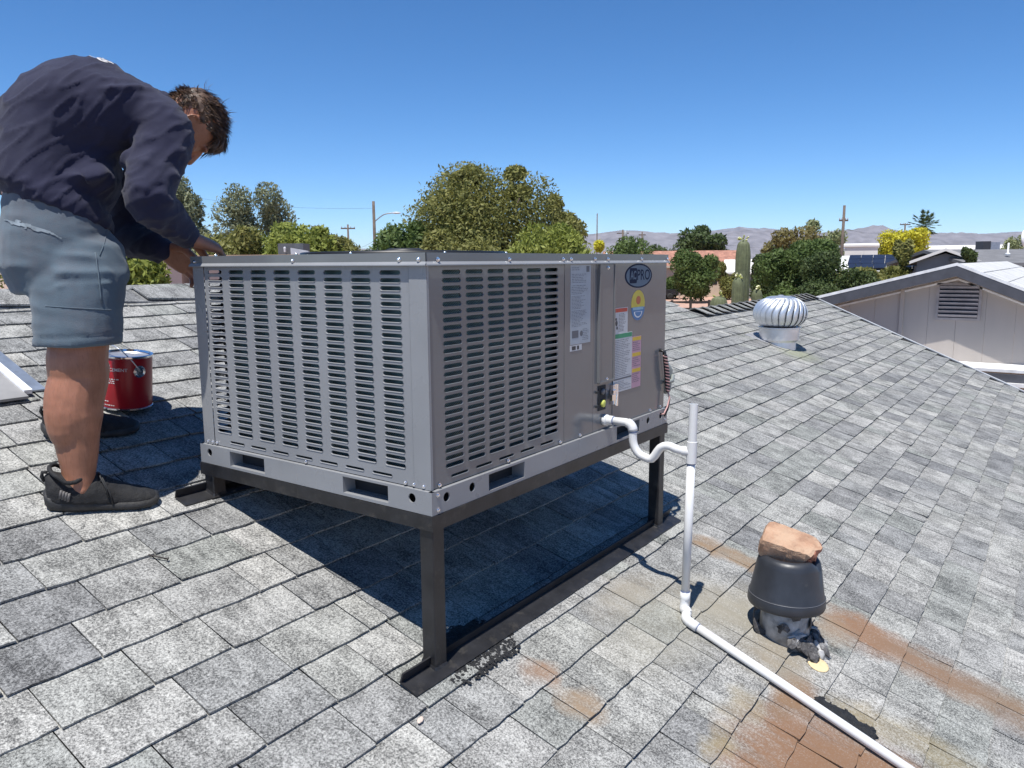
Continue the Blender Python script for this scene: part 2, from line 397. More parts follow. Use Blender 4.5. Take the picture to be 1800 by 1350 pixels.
# ------------------------------------------------------------------ air conditioner
UW, UD = 1.36, 0.957                      # along x (right face), along y (left face)
def uz(z): return Z0 + z
ac = thing('air_conditioner', 'grey packaged rooftop air conditioner with slotted grilles on a black stand', 'air conditioner', (UW/2, UD/2, uz(-.6425)))
def grille(mapf, u0, u1, z0, z1, cols, rows, slits, depth=.004):
    """sheet with punched stadium slots; cols: list of (ua, ub), rows: list of z; mapf(u, z, d) -> point"""
    mb = MB(); sh = .0053
    def cell(a, b, c, d, sa, sb, zc, h):
        # a..b by c..d rectangle with a stadium hole sa..sb at zc, half height h
        n = 4; st = []
        for i in range(n+1): st.append((sb - h + h*sin(pi*i/n), zc + h*cos(pi*i/n)))      # right end, top to bottom
        for i in range(n+1): st.append((sa + h - h*sin(pi*i/n), zc - h*cos(pi*i/n)))      # left end, bottom to top
        k = len(st); hh = n//2
        base = [mapf(x, z, 0) for x, z in st]; back = [mapf(x, z, depth) for x, z in st]
        lip = [mapf(sa + (x-sa)*1.0 + (0.0009 if x > (sa+sb)/2 else -.0009), zc + (z-zc)*1.16, -.0004) for x, z in st]
        out = [mapf(a, zc, 0), mapf(a, d, 0), mapf(b, d, 0), mapf(b, zc, 0), mapf(b, c, 0), mapf(a, c, 0)]
        vs = out + base + back; B = 6; K = 6 + k
        top = [0, 1, 2, 3] + [B + hh] + [B + i for i in range(hh-1, -1, -1)] + [B + i for i in range(k-1, k-1-hh-1, -1)]
        bot = [3, 4, 5, 0] + [B + k-1-hh] + [B + i for i in range(k-2-hh, hh-1, -1)]
        fs = [tuple(top), tuple(bot)] + [(B+i, K+i, K+(i+1)%k, B+(i+1)%k) for i in range(k)]
        mb.add(vs, fs)
        li = list(range(n//2, k-n//2))     # rolled lip along the lower half of the slot
        A_ = [mapf(*st[i], -.0002) for i in li]
        cxm = (sa+sb)/2
        def grow(x, z, g_): 
            ex = sb-h if x > sb-h else sa+h if x < sa+h else x
            d_ = V(x-ex, 0, z-zc); d_ = d_.normalized() if d_.length > 1e-6 else V(0,0,-1); return x+d_.x*g_, z+d_.z*g_
        B_ = [mapf(*grow(*st[i], .0011), -.0014) for i in li]; C2 = [mapf(*grow(*st[i], .0026), .0001) for i in li]
        mb.loft([A_, B_, C2], False, False)
    pz = (rows[0]-rows[-1])/(len(rows)-1)
    zt, zb = rows[0]+pz/2, rows[-1]-pz/2
    pu = cols[1][0]-cols[0][0]; gap = pu-(cols[0][1]-cols[0][0])
    ua, ub = cols[0][0]-gap/2, cols[-1][1]+gap/2
    for (sa, sb) in cols:
        for z in rows: cell(sa-gap/2, sb+gap/2, z-pz/2, z+pz/2, sa, sb, z, sh)
    Q = lambda a, b, c, d: mb.quad(mapf(a,c,0), mapf(b,c,0), mapf(b,d,0), mapf(a,d,0))
    Q(u0, u1, zt, z1); Q(u0, ua, zb, zt); Q(ub, u1, zb, zt)
    # bottom band with a single row of slits
    sz, sl_ = slits[1], slits[0]
    z2 = sz - .0085; xs = [u0]
    for (sa, sb) in sl_:
        if sa-.01 > xs[-1] + 1e-4: Q(xs[-1], sa-.01, z2, zb)
        cell(sa-.01, sb+.01, z2, zb, sa, sb, sz, .0034); xs.append(sb+.01)
    Q(xs[-1], u1, z2, zb); Q(u0, u1, z0, z2)
    return mb
ROWS = [-.047 - .0194*k for k in range(26)]
def mL(u, z, d): return V(.006 + d, u, uz(z))          # left face, looking along +x
def mR(u, z, d): return V(u, .006 + d, uz(z))
def mB_(u, z, d): return V(u, UD - .006 - d, uz(z))
colsL = [(.0895 + .103*k, .1595 + .103*k) for k in range(8)]
slL = [(.138 + .1022*k, .208 + .1022*k) for k in range(7)]
gl = grille(mL, .0625, .8985, -.5805, -.0305, colsL, ROWS, (slL, -.563)).build('grille_panel', M['panel_sunlit'], ac)
colsR = [(.0635 + .0914*k, .135 + .0914*k) for k in range(6)]
slR = [(.084 + .1033*k, .153 + .1033*k) for k in range(5)]
gr_ = grille(mR, .012, .6275, -.5805, -.0305, colsR, ROWS, (slR, -.5615)).build('grille_panel', M['panel'], ac)
colsB = [(.022 + .0914*k, .093 + .0914*k) for k in range(6)]
grille(mB_, .010, .6275, -.5805, -.0305, colsB, ROWS, ([(.05+.1033*k, .12+.1033*k) for k in range(5)], -.5615)).build('grille_panel', M['panel'], ac)
def part(name, mat, parent, fn, smooth=False):
    b = MB(); fn(b); return b.build(name, mat, parent, smooth)
def bevelled(b, a, c, r=.002):            # box with its vertical edges chamfered
    x0,y0,z0 = a; x1,y1,z1 = c
    ring = [(x0+r,y0),(x1-r,y0),(x1,y0+r),(x1,y1-r),(x1-r,y1),(x0+r,y1),(x0,y1-r),(x0,y0+r)]
    b.loft([[V(x,y,z0) for x,y in ring],[V(x,y,z1) for x,y in ring]])
# corner posts (folded sheet)
def post(x0, x1, y0, y1, m):
    part('corner_post', M[m], ac, lambda b: bevelled(b, (x0,y0,uz(-.581)), (x1,y1,uz(-.0305)), .003))
part('corner_post', M['panel_sunlit'], ac, lambda b: (bevelled(b, (.0035,.0035,uz(-.581)), (.0055,.0605,uz(-.0305)), .0008), b.box((.0055,.0035,uz(-.581)),(.0118,.0055,uz(-.0305)))))
part('corner_post', M['panel_sunlit'], ac, lambda b: (bevelled(b, (.0035,.9002,uz(-.581)), (.0055,UD-.0035,uz(-.0305)), .0008), b.box((.0055,UD-.0055,uz(-.581)),(.0095,UD-.0035,uz(-.0305)))))
part('corner_post', M['panel'], ac, lambda b: bevelled(b, (UW-.03,UD-.03,uz(-.581)), (UW-.0045,UD-.0045,uz(-.0305)), .003))
# solid panels on the right face, each its own sheet with a fold between
part('blank_panel', M['panel'], ac, lambda b: b.box((.6292,.0048,uz(-.581)),(.8045,.0085,uz(-.0305))))
part('access_panel', M['panel'], ac, lambda b: (b.box((.8062,.0052,uz(-.581)),(.8305,.0085,uz(-.0305))), b.box((.8305,.0062,uz(-.581)),(.9395,.0085,uz(-.0305)))))
part('access_panel', M['panel'], ac, lambda b: b.box((.9410,.0046,uz(-.581)),(UW-.0045,.0085,uz(-.0305))))
part('side_panel', M['panel'], ac, lambda b: b.box((UW-.0085,.0085,uz(-.581)),(UW-.0045,UD-.03,uz(-.0305))))
part('side_panel', M['panel'], ac, lambda b: b.box((.629,UD-.0085,uz(-.581)),(UW-.03,UD-.0045,uz(-.0305))))
part('service_cover', M['panel'], ac, lambda b: (b.box((.836,-.0015,uz(-.420)),(.934,.0061,uz(-.0335))), b.box((.832,-.0045,uz(-.420)),(.8385,.0061,uz(-.0332))), b.box((.9315,-.0045,uz(-.420)),(.938,.0061,uz(-.0332))), b.box((.836,-.006,uz(-.4225)),(.934,.0061,uz(-.4165)))))
part('partition', M['dark_in'], ac, lambda b: b.box((.622,.0095,uz(-.58)),(.626,UD-.0095,uz(-.032))))
# coil with fins behind the grilles
mcoil, N, L, b_ = newmat('coil fins')
g = N.new('ShaderNodeNewGeometry').outputs['Position']
wv = N.new('ShaderNodeTexWave'); wv.bands_direction = 'DIAGONAL'; wv.inputs['Scale'].default_value = 95; L.new(g, wv.inputs[0])
r_ = ramp(N, [(0.2, (.03,.05,.056)), (0.8, (.16,.27,.28))]); L.new(wv.outputs['Fac'], r_.inputs[0]); L.new(r_.outputs[0], b_.inputs['Base Color'])
b_.inputs['Metallic'].default_value = .35; b_.inputs['Roughness'].default_value = .45
coil = part('coil', mcoil, ac, lambda b: (b.box((.034,.085,uz(-.575)),(.062,.822,uz(-.034))), b.box((.062,.034,uz(-.575)),(.62,.062,uz(-.034)))))
def bends(b):
    for k in range(13):
        z = uz(-.06 - .04*k)
        b.tube([V(.048,.088,z), V(.045,.074,z-.002), V(.045,.072,z-.010), V(.045,.074,z-.018), V(.048,.088,z-.020)], .0042, 6)
part('coil_bends', pmat('copper bends', (.75,.62,.5), .25, 1.0, .1), coil, bends, True)
part('base_pan', M['dark_in'], ac, lambda b: b.box((.041,.041,uz(-.641)),(UW-.041,UD-.041,uz(-.583))))  # dark box: the shade inside the fork pockets is put into its colour
# lid with its turned-down flange and rolled hem
def lid(b):
    b.box((.004,.004,uz(-.004)),(UW-.004,UD-.004,uz(0)))
    z0, z1 = uz(-.031), uz(-.0002)
    b.box((0,.0,z0),(.0022,UD,z1)); b.box((UW-.0022,0,z0),(UW,UD,z1)); b.box((.0022,0,z0),(UW-.0022,.0022,z1)); b.box((.0022,UD-.0022,z0),(UW-.0022,UD,z1))
lid_o = part('lid', M['panel'], ac, lid)
def hem(b):
    z = uz(-.0292)
    for (p, q) in ((V(-.0022,-.0022,z), V(UW+.0022,-.0022,z)), (V(-.0022,-.0022,z), V(-.0022,UD+.0022,z)), (V(UW+.0022,-.0022,z), V(UW+.0022,UD+.0022,z)), (V(-.0022,UD+.0022,z), V(UW+.0022,UD+.0022,z))):
        d = (q-p).normalized(); n_ = d.cross(V(0,0,1))
        c = V(UW/2,UD/2,z) - (p+q)/2; n_ = n_ if n_.dot(c) < 0 else -n_
        sec = [n_*-.002+V(0,0,.0078), n_*.0042+V(0,0,.0008), n_*.0044+V(0,0,-.0016), n_*-.002+V(0,0,-.0022)]
        b.loft([[p+s for s in sec],[q+s for s in sec]])
part('lid_hem', M['panel_sunlit'], lid_o, hem)
part('lid_seam', M['dark_in'], lid_o, lambda b: b.box((-.0008,-.0008,uz(-.027)),(.0012,.0012,uz(-.0005))))
# fan guard rings
def fan(b):
    c = V(.43,.47,uz(.005))
    for r in (.05,.09,.13,.17,.21,.25,.285,.31):
        z = .008*(1-(r/.31)**2)
        b.tube([c+V(r*cos(a),r*sin(a),z) for a in [2*pi*k/48 for k in range(49)]], .0028, 5, cap=False)
    for k in range(8):
        a = pi/8+k*pi/4; b.tube([c+V(.03*cos(a),.03*sin(a),.006), c+V(.31*cos(a),.31*sin(a),-.003)], .003, 5)
    b.lathe(c+V(0,0,-.005), [(.318,0),(.318,.007),(.312,.009),(.306,.007),(.306,0)], 48, cap=False)
fg = part('fan_guard', pmat('black wire', (.012,.012,.013), .4), ac, fan, True)
part('fan_motor', pmat('motor case', (.03,.03,.03), .5), fg, lambda b: b.lathe(V(.43,.47,uz(.004)), [(.06,0),(.06,.012),(.045,.017)], 20), True)
# screws: hex washer heads
smesh = MB(); smesh.lathe((0,0,0), [(.0058,-.001),(.0058,.0012),(.0040,.0014),(.0040,.0040),(.0030,.0052),(.0008,.0055)], 10, axis=(0,0,1))
sme = None
def screw(p, nrm, parent):
    global sme
    if sme is None:
        t_ = smesh.build('screw', M['zinc'], None, 2); sme = t_.data; bpy.data.objects.remove(t_)
    o = bpy.data.objects.new('screw', sme); COL.objects.link(o); o.parent = parent
    o.location = Vector(p) - ORG[parent.name]; o.rotation_euler = Vector(nrm).to_track_quat('Z','Y').to_euler()
for x in (.041,.334,.610,.655,.801,.887,1.132,1.348): screw((x,-.0005,uz(-.0165)), (0,-1,0), lid_o)
for y in (.022,.085,.478,.935): screw((-.0005,y,uz(-.0165)), (-1,0,0), lid_o)
for k in range(8):
    a = 2*pi*k/8 + .3; screw(V(.43+.335*cos(a), .47+.335*sin(a), uz(.001)), (0,0,1), lid_o)
for (x,y) in ((1.10,.12),(1.28,.5),(.05,.9),(1.1,.9)): screw((x,y,uz(.001)), (0,0,1), lid_o)
for x in (.035,.329,.603,.723,1.235,1.325): screw((x,.004,uz(-.5735)), (0,-1,0), ac)
for y in (.028,.061,.090,.470,.888,.910,.934): screw((.004,y,uz(-.5735)), (-1,0,0), ac)
screw((.887,-.0018,uz(-.0445)), (0,-1,0), ac); screw((.887,-.0018,uz(-.412)), (0,-1,0), ac)
# base rail with fork pockets and round lifting holes
def rail(mapf, u0, u1, holes, forks, depth):
    b = MB(); zt, zb = -.5825, -.6425
    xs = sorted([(h, 'h') for h in holes] + [(f, 'f') for f in forks], key=lambda k: k[0] if not isinstance(k[0], tuple) else k[0][0])
    cur = u0
    Q = lambda a, bb, c, d: b.quad(mapf(a,c,0), mapf(bb,c,0), mapf(bb,d,0), mapf(a,d,0))
    for k, ty in xs:
        if ty == 'h':
            r = .0122; a, e = k-.017, k+.017; Q(cur, a, zb, zt); n = 16; zc = -.606
            st = [(k+r*cos(2*pi*i/n), zc+r*sin(2*pi*i/n)) for i in range(n)]
            out = [mapf(e,zc,0), mapf(e,zt,0), mapf(a,zt,0), mapf(a,zc,0), mapf(a,zb,0), mapf(e,zb,0)]
            vs = out + [mapf(x,z,0) for x,z in st] + [mapf(x,z,.004) for x,z in st]
            fs = [tuple([0,1,2,3]+[6+i for i in range(n//2,-1,-1)]), tuple([3,4,5,0]+[6+(i%n) for i in range(n,n//2-1,-1)])] + [(6+i,6+n+i,6+n+(i+1)%n,6+(i+1)%n) for i in range(n)]
            b.add(vs, fs); cur = e
        else:
            a, e, c, d = k; Q(cur, a, zb, zt); Q(a, e, d, zt); Q(a, e, zb, c)
            dd = depth
            b.quad(mapf(a,c,0), mapf(a,d,0), mapf(a,d,dd), mapf(a,c,dd)); b.quad(mapf(e,c,0), mapf(e,d,0), mapf(e,d,dd), mapf(e,c,dd))
            b.quad(mapf(a,c,0), mapf(e,c,0), mapf(e,c,dd), mapf(a,c,dd)); b.quad(mapf(a,d,0), mapf(e,d,0), mapf(e,d,dd), mapf(a,d,dd)); cur = e
    Q(cur, u1, zb, zt)
    b.quad(mapf(u0,zt,0), mapf(u1,zt,0), mapf(u1,zt,.012), mapf(u0,zt,.012)); b.quad(mapf(u0,zb,0), mapf(u1,zb,0), mapf(u1,zb,.03), mapf(u0,zb,.03))
    return b
E_ = .006
rail(lambda u,z,d: V(-E_+d,u,uz(z)), -E_, UD+E_, [.060,.915], [(.143,.311,-.6345,-.589),(.645,.811,-.6345,-.589)], .045).build('base_rail', M['panel_sunlit'], ac)
rail(lambda u,z,d: V(u,-E_+d,uz(z)), -E_, UW+E_, [.050,.154,1.201,1.309], [(.226,.396,-.6345,-.589),(.956,1.131,-.6345,-.589)], .045).build('base_rail', M['panel_sunlit'], ac)
rail(lambda u,z,d: V(UW+E_-d,u,uz(z)), -E_, UD+E_, [], [], .03).build('base_rail', M['panel_sunlit'], ac)
rail(lambda u,z,d: V(u,UD+E_-d,uz(z)), -E_, UW+E_, [], [], .03).build('base_rail', M['panel_sunlit'], ac)
for z in (-.593,-.631): screw((.016,-E_-.0003,uz(z)), (0,-1,0), ac)
for z in (-.597,-.628): screw((1.35,-E_-.0003,uz(z)), (0,-1,0), ac)
# decals ------------------------------------------------------------
def text_mesh(body, size, extr=0.0002, bold=0.0):
    cu = bpy.data.curves.new('txt', 'FONT'); cu.body = body; cu.size = size; cu.align_x = 'CENTER'; cu.align_y = 'CENTER'; cu.offset = bold; cu.resolution_u = 3
    o = bpy.data.objects.new('txt', cu); COL.objects.link(o)
    dg = bpy.context.evaluated_depsgraph_get(); dg.update(); e = o.evaluated_get(dg).to_mesh()
    vs = [v.co.copy() for v in e.vertices]; fs = [tuple(p.vertices) for p in e.polygons]
    bpy.data.objects.remove(o); bpy.data.curves.remove(cu); return vs, fs
def put_text(b, body, x, z, size, y, sx=1.0, bold=0):
    vs, fs = text_mesh(body, size, bold=bold); b.add([V(x + v.x*sx, y, uz(z) + v.y) for v in vs], fs)
def lines(b, x0, x1, z0, z1, n, y, rnd, h=.32, gaps=True):
    dz = (z0 - z1)/n
    for k in range(n):
        z = z0 - (k+.5)*dz; x = x0
        end = x0 + (x1-x0)*(rnd.uniform(.55,1) if gaps else 1)
        while x < end - .004:
            w = rnd.uniform(.004,.016); w = min(w, end-x)
            b.quad(V(x,y,uz(z-dz*h/2)), V(x+w,y,uz(z-dz*h/2)), V(x+w,y,uz(z+dz*h/2)), V(x,y,uz(z+dz*h/2))); x += w + .0025
def fmat(n, c, r=.45): return pmat(n, c, r, 0, .05, 30)
RR = lambda x0,x1,z0,z1,y0,y1: (lambda b: b.box((x0,y0,uz(z1)),(x1,y1,uz(z0))))
M['lab'] = fmat('paper label', (.35,.39,.43)); M['lab_w'] = fmat('white label', (.52,.53,.54)); M['ink'] = fmat('label ink', (.10,.11,.13)); M['inkb'] = fmat('black ink', (.03,.03,.035))
rl = random.Random(5)
ds = part('data_label', M['lab'], ac, RR(.662,.785,-.034,-.279,.0042,.0047))
def f(b):
    y = .0040
    lines(b,.668,.72,-.040,-.052,2,y,rl); b.box((.757,y-.0001,uz(-.056)),(.776,y,uz(-.038)))
    lines(b,.668,.775,-.060,-.090,6,y,rl); lines(b,.668,.77,-.095,-.125,6,y,rl); lines(b,.668,.755,-.128,-.17,10,y,rl); lines(b,.668,.765,-.173,-.225,12,y,rl)
    b.box((.671,y-.0001,uz(-.259)),(.710,y,uz(-.236))); lines(b,.735,.775,-.232,-.27,7,y,rl); b.lathe(V(.728,y,uz(-.247)), [(.009,0),(.009,.0001)], 14, axis=(0,-1,0))
part('print', M['ink'], ds, f)
sb_ = part('serial_label', M['lab_w'], ac, RR(.660,.732,-.281,-.299,.0042,.0047))
part('print', M['inkb'], sb_, lambda b: (b.box((.671,.0039,uz(-.296)),(.694,.004,uz(-.284))), b.box((.702,.0039,uz(-.296)),(.714,.004,uz(-.284)))))
M['oval_in'] = pmat('logo ground', (.13,.18,.235), .55, 0, .05, 30, spec=.2); M['navy'] = pmat('logo navy', (.006,.014,.045), .6, 0, .05, 30, spec=.15)
def ell2(b, cx, cz, rx, rz, y0, y1, n=40):
    b.loft([[V(cx+rx*cos(2*pi*k/n), y0, uz(cz+rz*sin(2*pi*k/n))) for k in range(n)], [V(cx+rx*cos(2*pi*k/n), y1, uz(cz+rz*sin(2*pi*k/n))) for k in range(n)]])
lg = part('logo_decal', M['navy'], ac, lambda b: ell2(b, 1.124,-.0745,.106,.0425,.0044,.0040))
part('logo_ground', M['oval_in'], lg, lambda b: ell2(b, 1.124,-.0745,.096,.0375,.0040,.0037))
def f(b):
    x0,x1,z0,z1,r = 1.053,1.108,-.1,-.0475,.006
    ring = []
    for (cx,cz,a0) in ((x1-r,z1-r,0),(x0+r,z1-r,90),(x0+r,z0+r,180),(x1-r,z0+r,270)):
        for k in range(4): a=radians(a0+30*k); ring.append((cx+r*cos(a),cz+r*sin(a)))
    b.loft([[V(x,.0037,uz(z)) for x,z in ring],[V(x,.0034,uz(z)) for x,z in ring]])
    put_text(b, 'PRO', 1.160,-.0735,.052,.0034,1.05,.0006)
part('logo_print', M['navy'], lg, f)
part('logo_letters', M['oval_in'], lg, lambda b: put_text(b, 'AC', 1.081,-.0735,.040,.0032,.78,.0011))
# round promotional sticker: sun-yellow top, blue lower half
M['sun_y'] = fmat('sticker yellow', (.62,.50,.05)); M['stk_b'] = fmat('sticker blue', (.05,.16,.36)); M['stk_lb'] = fmat('sticker pale blue', (.25,.45,.55)); M['stk_r'] = fmat('sticker red', (.50,.12,.04)); M['stk_w'] = fmat('sticker white', (.7,.72,.72))
st = part('oval_sticker', M['sun_y'], ac, lambda b: ell2(b, 1.122,-.1735,.053,.049,.0044,.0041))
part('sticker_blue', M['stk_b'], st, lambda b: b.loft([[V(1.122+.052*cos(a), y, uz(-.185+.046*sin(a))) for a in [pi+pi*k/16 for k in range(17)]] for y in (.0041,.0038)]))
part('sticker_band', M['stk_lb'], st, lambda b: b.box((1.082,.0036,uz(-.194)),(1.163,.0038,uz(-.184))))
part('sticker_disc', M['stk_r'], st, lambda b: ell2(b, 1.124,-.160,.018,.015,.0041,.0037,20))
part('sticker_bowl', M['stk_w'], st, lambda b: b.loft([[V(1.122+.032*cos(a), y, uz(-.200+.022*sin(a))) for a in [pi+pi*k/12 for k in range(13)]] for y in (.0038,.0034)]))
part('sticker_bowl', M['stk_b'], st, lambda b: b.loft([[V(1.122+.025*cos(a), y, uz(-.201+.016*sin(a))) for a in [pi+pi*k/12 for k in range(13)]] for y in (.0034,.0031)]))
wl = part('warning_label', M['lab_w'], ac, RR(.9455,1.044,-.180,-.267,.0040,.0044))
part('warning_band', fmat('label red', (.50,.05,.02)), wl, RR(.949,1.040,-.182,-.195,.0037,.0040))
def f(b): lines(b,.978,1.038,-.199,-.262,13,.0038,rl); b.box((.951,.0037,uz(-.222)),(.964,.0038,uz(-.214))); b.ell(V(.962,.0038,uz(-.232)),V(.008,0,0),V(0,.0001,0),V(0,0,.010),10,6); b.ell(V(.966,.0038,uz(-.248)),V(.006,0,0),V(0,.0001,0),V(0,0,.006),8,6)
part('print', M['inkb'], wl, f)
il = part('instruction_label', M['lab_w'], ac, RR(.9425,1.079,-.267,-.470,.0036,.0042))
part('green_band', fmat('label green', (.02,.26,.12)), il, RR(.945,1.077,-.269,-.284,.0033,.0036))
part('print', M['ink'], il, lambda b: (lines(b,.948,1.074,-.288,-.420,22,.0034,rl), b.box((.945,.0033,uz(-.4275)),(1.077,.0034,uz(-.422))), lines(b,.948,1.074,-.432,-.465,6,.0034,rl)))
pk = part('pink_label', fmat('pink paper', (.48,.27,.35)), ac, RR(1.0805,1.150,-.287,-.470,.0036,.0042))
part('yellow_band', fmat('label yellow', (.62,.42,.03)), pk, lambda b: [b.box((1.083,.0033,uz(z-.013)),(1.148,.0036,uz(z))) for z in (-.289,-.345,-.402)])
part('print', M['ink'], pk, lambda b: [lines(b,1.085,1.146,z-.016,z-.050,5,.0034,rl) for z in (-.289,-.345,-.402)])
# service port recess, a flat plate with its shade as near-black colour; latch
part('port_recess_shade', M['dark_in'], ac, lambda b: b.box((.841,.0035,uz(-.515)),(.891,.0061,uz(-.432))))
vc = part('valve_cap', fmat('yellow valve cap', (.55,.58,.12)), ac, lambda b: b.lathe(V(.866,.0035,uz(-.492)), [(.012,0),(.012,.008),(.006,.010)], 12, axis=(0,-1,0)), True)
part('valve_cap', fmat('grey valve cap', (.12,.12,.13)), ac, lambda b: b.lathe(V(.866,.0035,uz(-.452)), [(.011,0),(.010,.006),(.005,.008)], 12, axis=(0,-1,0)), True)
def f(b):
    b.box((.925,-.006,uz(-.505)),(.957,.0048,uz(-.437))); b.box((.917,-.012,uz(-.470)),(.945,.0,uz(-.455))); b.box((.905,-.014,uz(-.488)),(.932,-.004,uz(-.468)))
    b.tube([V(.940,-.012,uz(-.440)),V(.940,-.014,uz(-.470)),V(.936,-.012,uz(-.508))], .004, 6); b.box((.957,-.003,uz(-.515)),(.968,.0044,uz(-.44)))
part('latch', M['zinc'], ac, f)
part('hinge_pin', M['dark_in'], ac, lambda b: [b.box((.822,-.002,uz(z-.004)),(.834,.005,uz(z+.003))) for z in (-.449,-.497)])
# drain stub socket, spiral control cable and conduit body at the far corner
part('drain_socket', M['pvc'], ac, lambda b: b.lathe(V(.884,.004,uz(-.551)), [(.019,-.004),(.019,.012),(.0155,.013)], 18, axis=(0,-1,0)), True)
def helix(b, ph, r, rr):
    pts = []
    for k in range(0, 12*10+1):
        s = k/120; a = 2*pi*k/10 + ph
        c = V(1.318 + .034*s, -.012 - .004*sin(pi*s), uz(-.372 - .145*s))
        pts.append(c + V(r*cos(a)*.8, -abs(r*.2)+r*sin(a)*.7, 0))
    b.tube(pts, rr, 5)
cb = part('control_cable', fmat('pink cable', (.62,.36,.33)), ac, lambda b: (helix(b, 0, .0085, .0034), b.tube([V(1.352,-.012,uz(-.515)),V(1.356,-.02,uz(-.54)),V(1.342,-.018,uz(-.575)),V(1.322,-.014,uz(-.60)),V(1.32,.01,uz(-.606))], .003, 6)), True)
part('cable_core', fmat('black cable', (.015,.014,.015)), cb, lambda b: (helix(b, pi, .0085, .0034), b.tube([V(1.312,.004,uz(-.355)),V(1.316,-.012,uz(-.362)),V(1.33,-.012,uz(-.42)),V(1.352,-.012,uz(-.517))], .007, 8), b.tube([V(1.352,-.013,uz(-.51)),V(1.362,-.018,uz(-.55)),V(1.35,-.016,uz(-.588)),V(1.334,-.01,uz(-.612))], .003, 6)), True)
part('conduit_body', fmat('grey conduit', (.26,.28,.26)), ac, lambda b: (b.tube([V(1.33,.03,uz(-.40)),V(1.40,.035,uz(-.42)),V(1.425,.03,uz(-.45)),V(1.428,.03,uz(-.52))], [.020,.026,.028,.022], 12, round_=3), b.tube([V(1.425,.03,uz(-.47)),V(1.428,.0,uz(-.468)),V(1.395,-.012,uz(-.482)),V(1.35,-.005,uz(-.484))], .008, 8)), True)

# ------------------------------------------------------------------ steel stand
stand = thing('equipment_stand', 'black welded steel stand with legs and runners under the air conditioner', 'stand', roofp(UW/2, UD/2))
zt, zb = -.6435, -.682
def f(b):
    for (p, q) in (((-E_,-E_),(UW+E_,-E_)),((-E_,UD+E_),(UW+E_,UD+E_)),((-E_,-E_),(-E_,UD+E_)),((UW+E_,-E_),(UW+E_,UD+E_))): pass
part('top_rail', M['black_steel'], stand, lambda b: (b.box((-E_-.003,-E_-.003,uz(zb)),(UW+E_+.003,-E_+.002,uz(zt))), b.box((-E_-.003,-E_+.002,uz(zt-.005)),(UW+E_+.003,.034,uz(zt)))))
part('top_rail', M['black_steel'], stand, lambda b: b.box((-E_-.003,UD+E_-.002,uz(zb)),(UW+E_+.003,UD+E_+.003,uz(zt))))
part('side_rail', M['black_steel'], stand, lambda b: (b.box((-E_-.0025,-E_+.0025,uz(zb+.0006)),(-E_+.0025,UD+E_-.0025,uz(zt-.0006))), b.box((-E_+.0025,.0345,uz(zt-.0055)),(.034,UD,uz(zt-.0006)))))
part('side_rail', M['black_steel'], stand, lambda b: b.box((UW+E_-.0025,-E_+.0025,uz(zb+.0006)),(UW+E_+.0025,UD+E_-.0025,uz(zt-.0006))))
part('cross_rail', M['black_steel'], stand, lambda b: b.box((.45,.0345,uz(zb+.001)),(.49,UD,uz(zt-.001))))
def leg(x, y):
    s = .0225; zz = lambda yy: ROOF0 + yy/CS*SN + .018
    def f(b):
        ring = [(-s,-s+.003),(-s+.003,-s),(s-.003,-s),(s,-s+.003),(s,s-.003),(s-.003,s),(-s+.003,s),(-s,s-.003)]
        b.loft([[V(x+i,y+j,zz(y+j)) for i,j in ring],[V(x+i,y+j,uz(zb)) for i,j in ring]])
        b.loft([[V(x+i*1.15,y+j*1.15,zz(y+j*1.15)-.001) for i,j in ring],[V(x+i*1.02,y+j*1.02,zz(y+j)+.006) for i,j in ring]])
    part('leg', M['black_steel'], stand, f)
leg(.021,.0205); leg(UW-.021,.0205); leg(.021,UD-.0205); leg(UW-.021,UD-.0205)
def runner(y):
    t = y/CS
    def f(b):  # angle iron lying along the slope contour: flat flange and upstanding flange
        for (t0,t1,h0,h1) in ((-.036,.024,.012,.0165),(.0195,.024,.0165,.042)):
            vs = [roofp(a, t+tt, h) for a in (-.105, 1.475) for (tt,h) in ((t0,h0),(t1,h0),(t1,h1),(t0,h1))]
            b.add(vs, [(0,1,2,3),(7,6,5,4),(0,4,5,1),(1,5,6,2),(2,6,7,3),(3,7,4,0)])
    part('runner', M['black_steel'], stand, f)
runner(.008); runner(UD-.012)

# ------------------------------------------------------------------ condensate drain
dr = thing('drain_pipe', 'white plastic condensate drain with trap, upright stub and long run down the roof', 'pipe', roofp(.885,-.32))
PR = .0135
def arc(c, a, b, n=6):                    # quarter bend from point a to point b around centre c
    a, b, c = Vector(a), Vector(b), Vector(c); u, w = a-c, b-c
    return [c + u*cos(pi/2*k/n) + w*sin(pi/2*k/n) for k in range(n+1)]
bx, by = .886, -.300
bz = ROOF0 + by/CS*SN
top = V(bx+.016, by-.004, bz+.700); lo = V(bx, by, bz+.070)
ax = (top-lo).normalized()
tz = bz + .545
part('riser', M['pvc'], dr, lambda b: b.tube([lo, lo+ax*(tz-.03-lo.z)], PR, 16), True)
def f(b):
    c = lo + ax*(tz-lo.z); b.tube([c-ax*.036, c-ax*.0355, c+ax*.034, c+ax*.0345], [PR*1.02,PR*1.2,PR*1.2,PR*1.02], 16)
    b.tube([c, c+V(0,.030,0)], PR*1.17, 16)
tee = part('tee', M['pvc'], dr, f, 2)
part('upper_stub', M['pvc'], dr, lambda b: b.lathe(lo+ax*(tz+.034-lo.z), [(PR,0),(PR,top.z-tz-.034),(PR*.82,top.z-tz-.034),(PR*.82,.02)], 16, axis=ax), 2)
sz_ = uz(-.551)
path = [V(.886,-.004,sz_), V(.887,-.030,sz_)]
part('outlet_collar', M['pvc'], dr, lambda b: b.tube([V(.885,-.0095,sz_),V(.885,-.030,sz_)], PR*1.22, 16), 2)
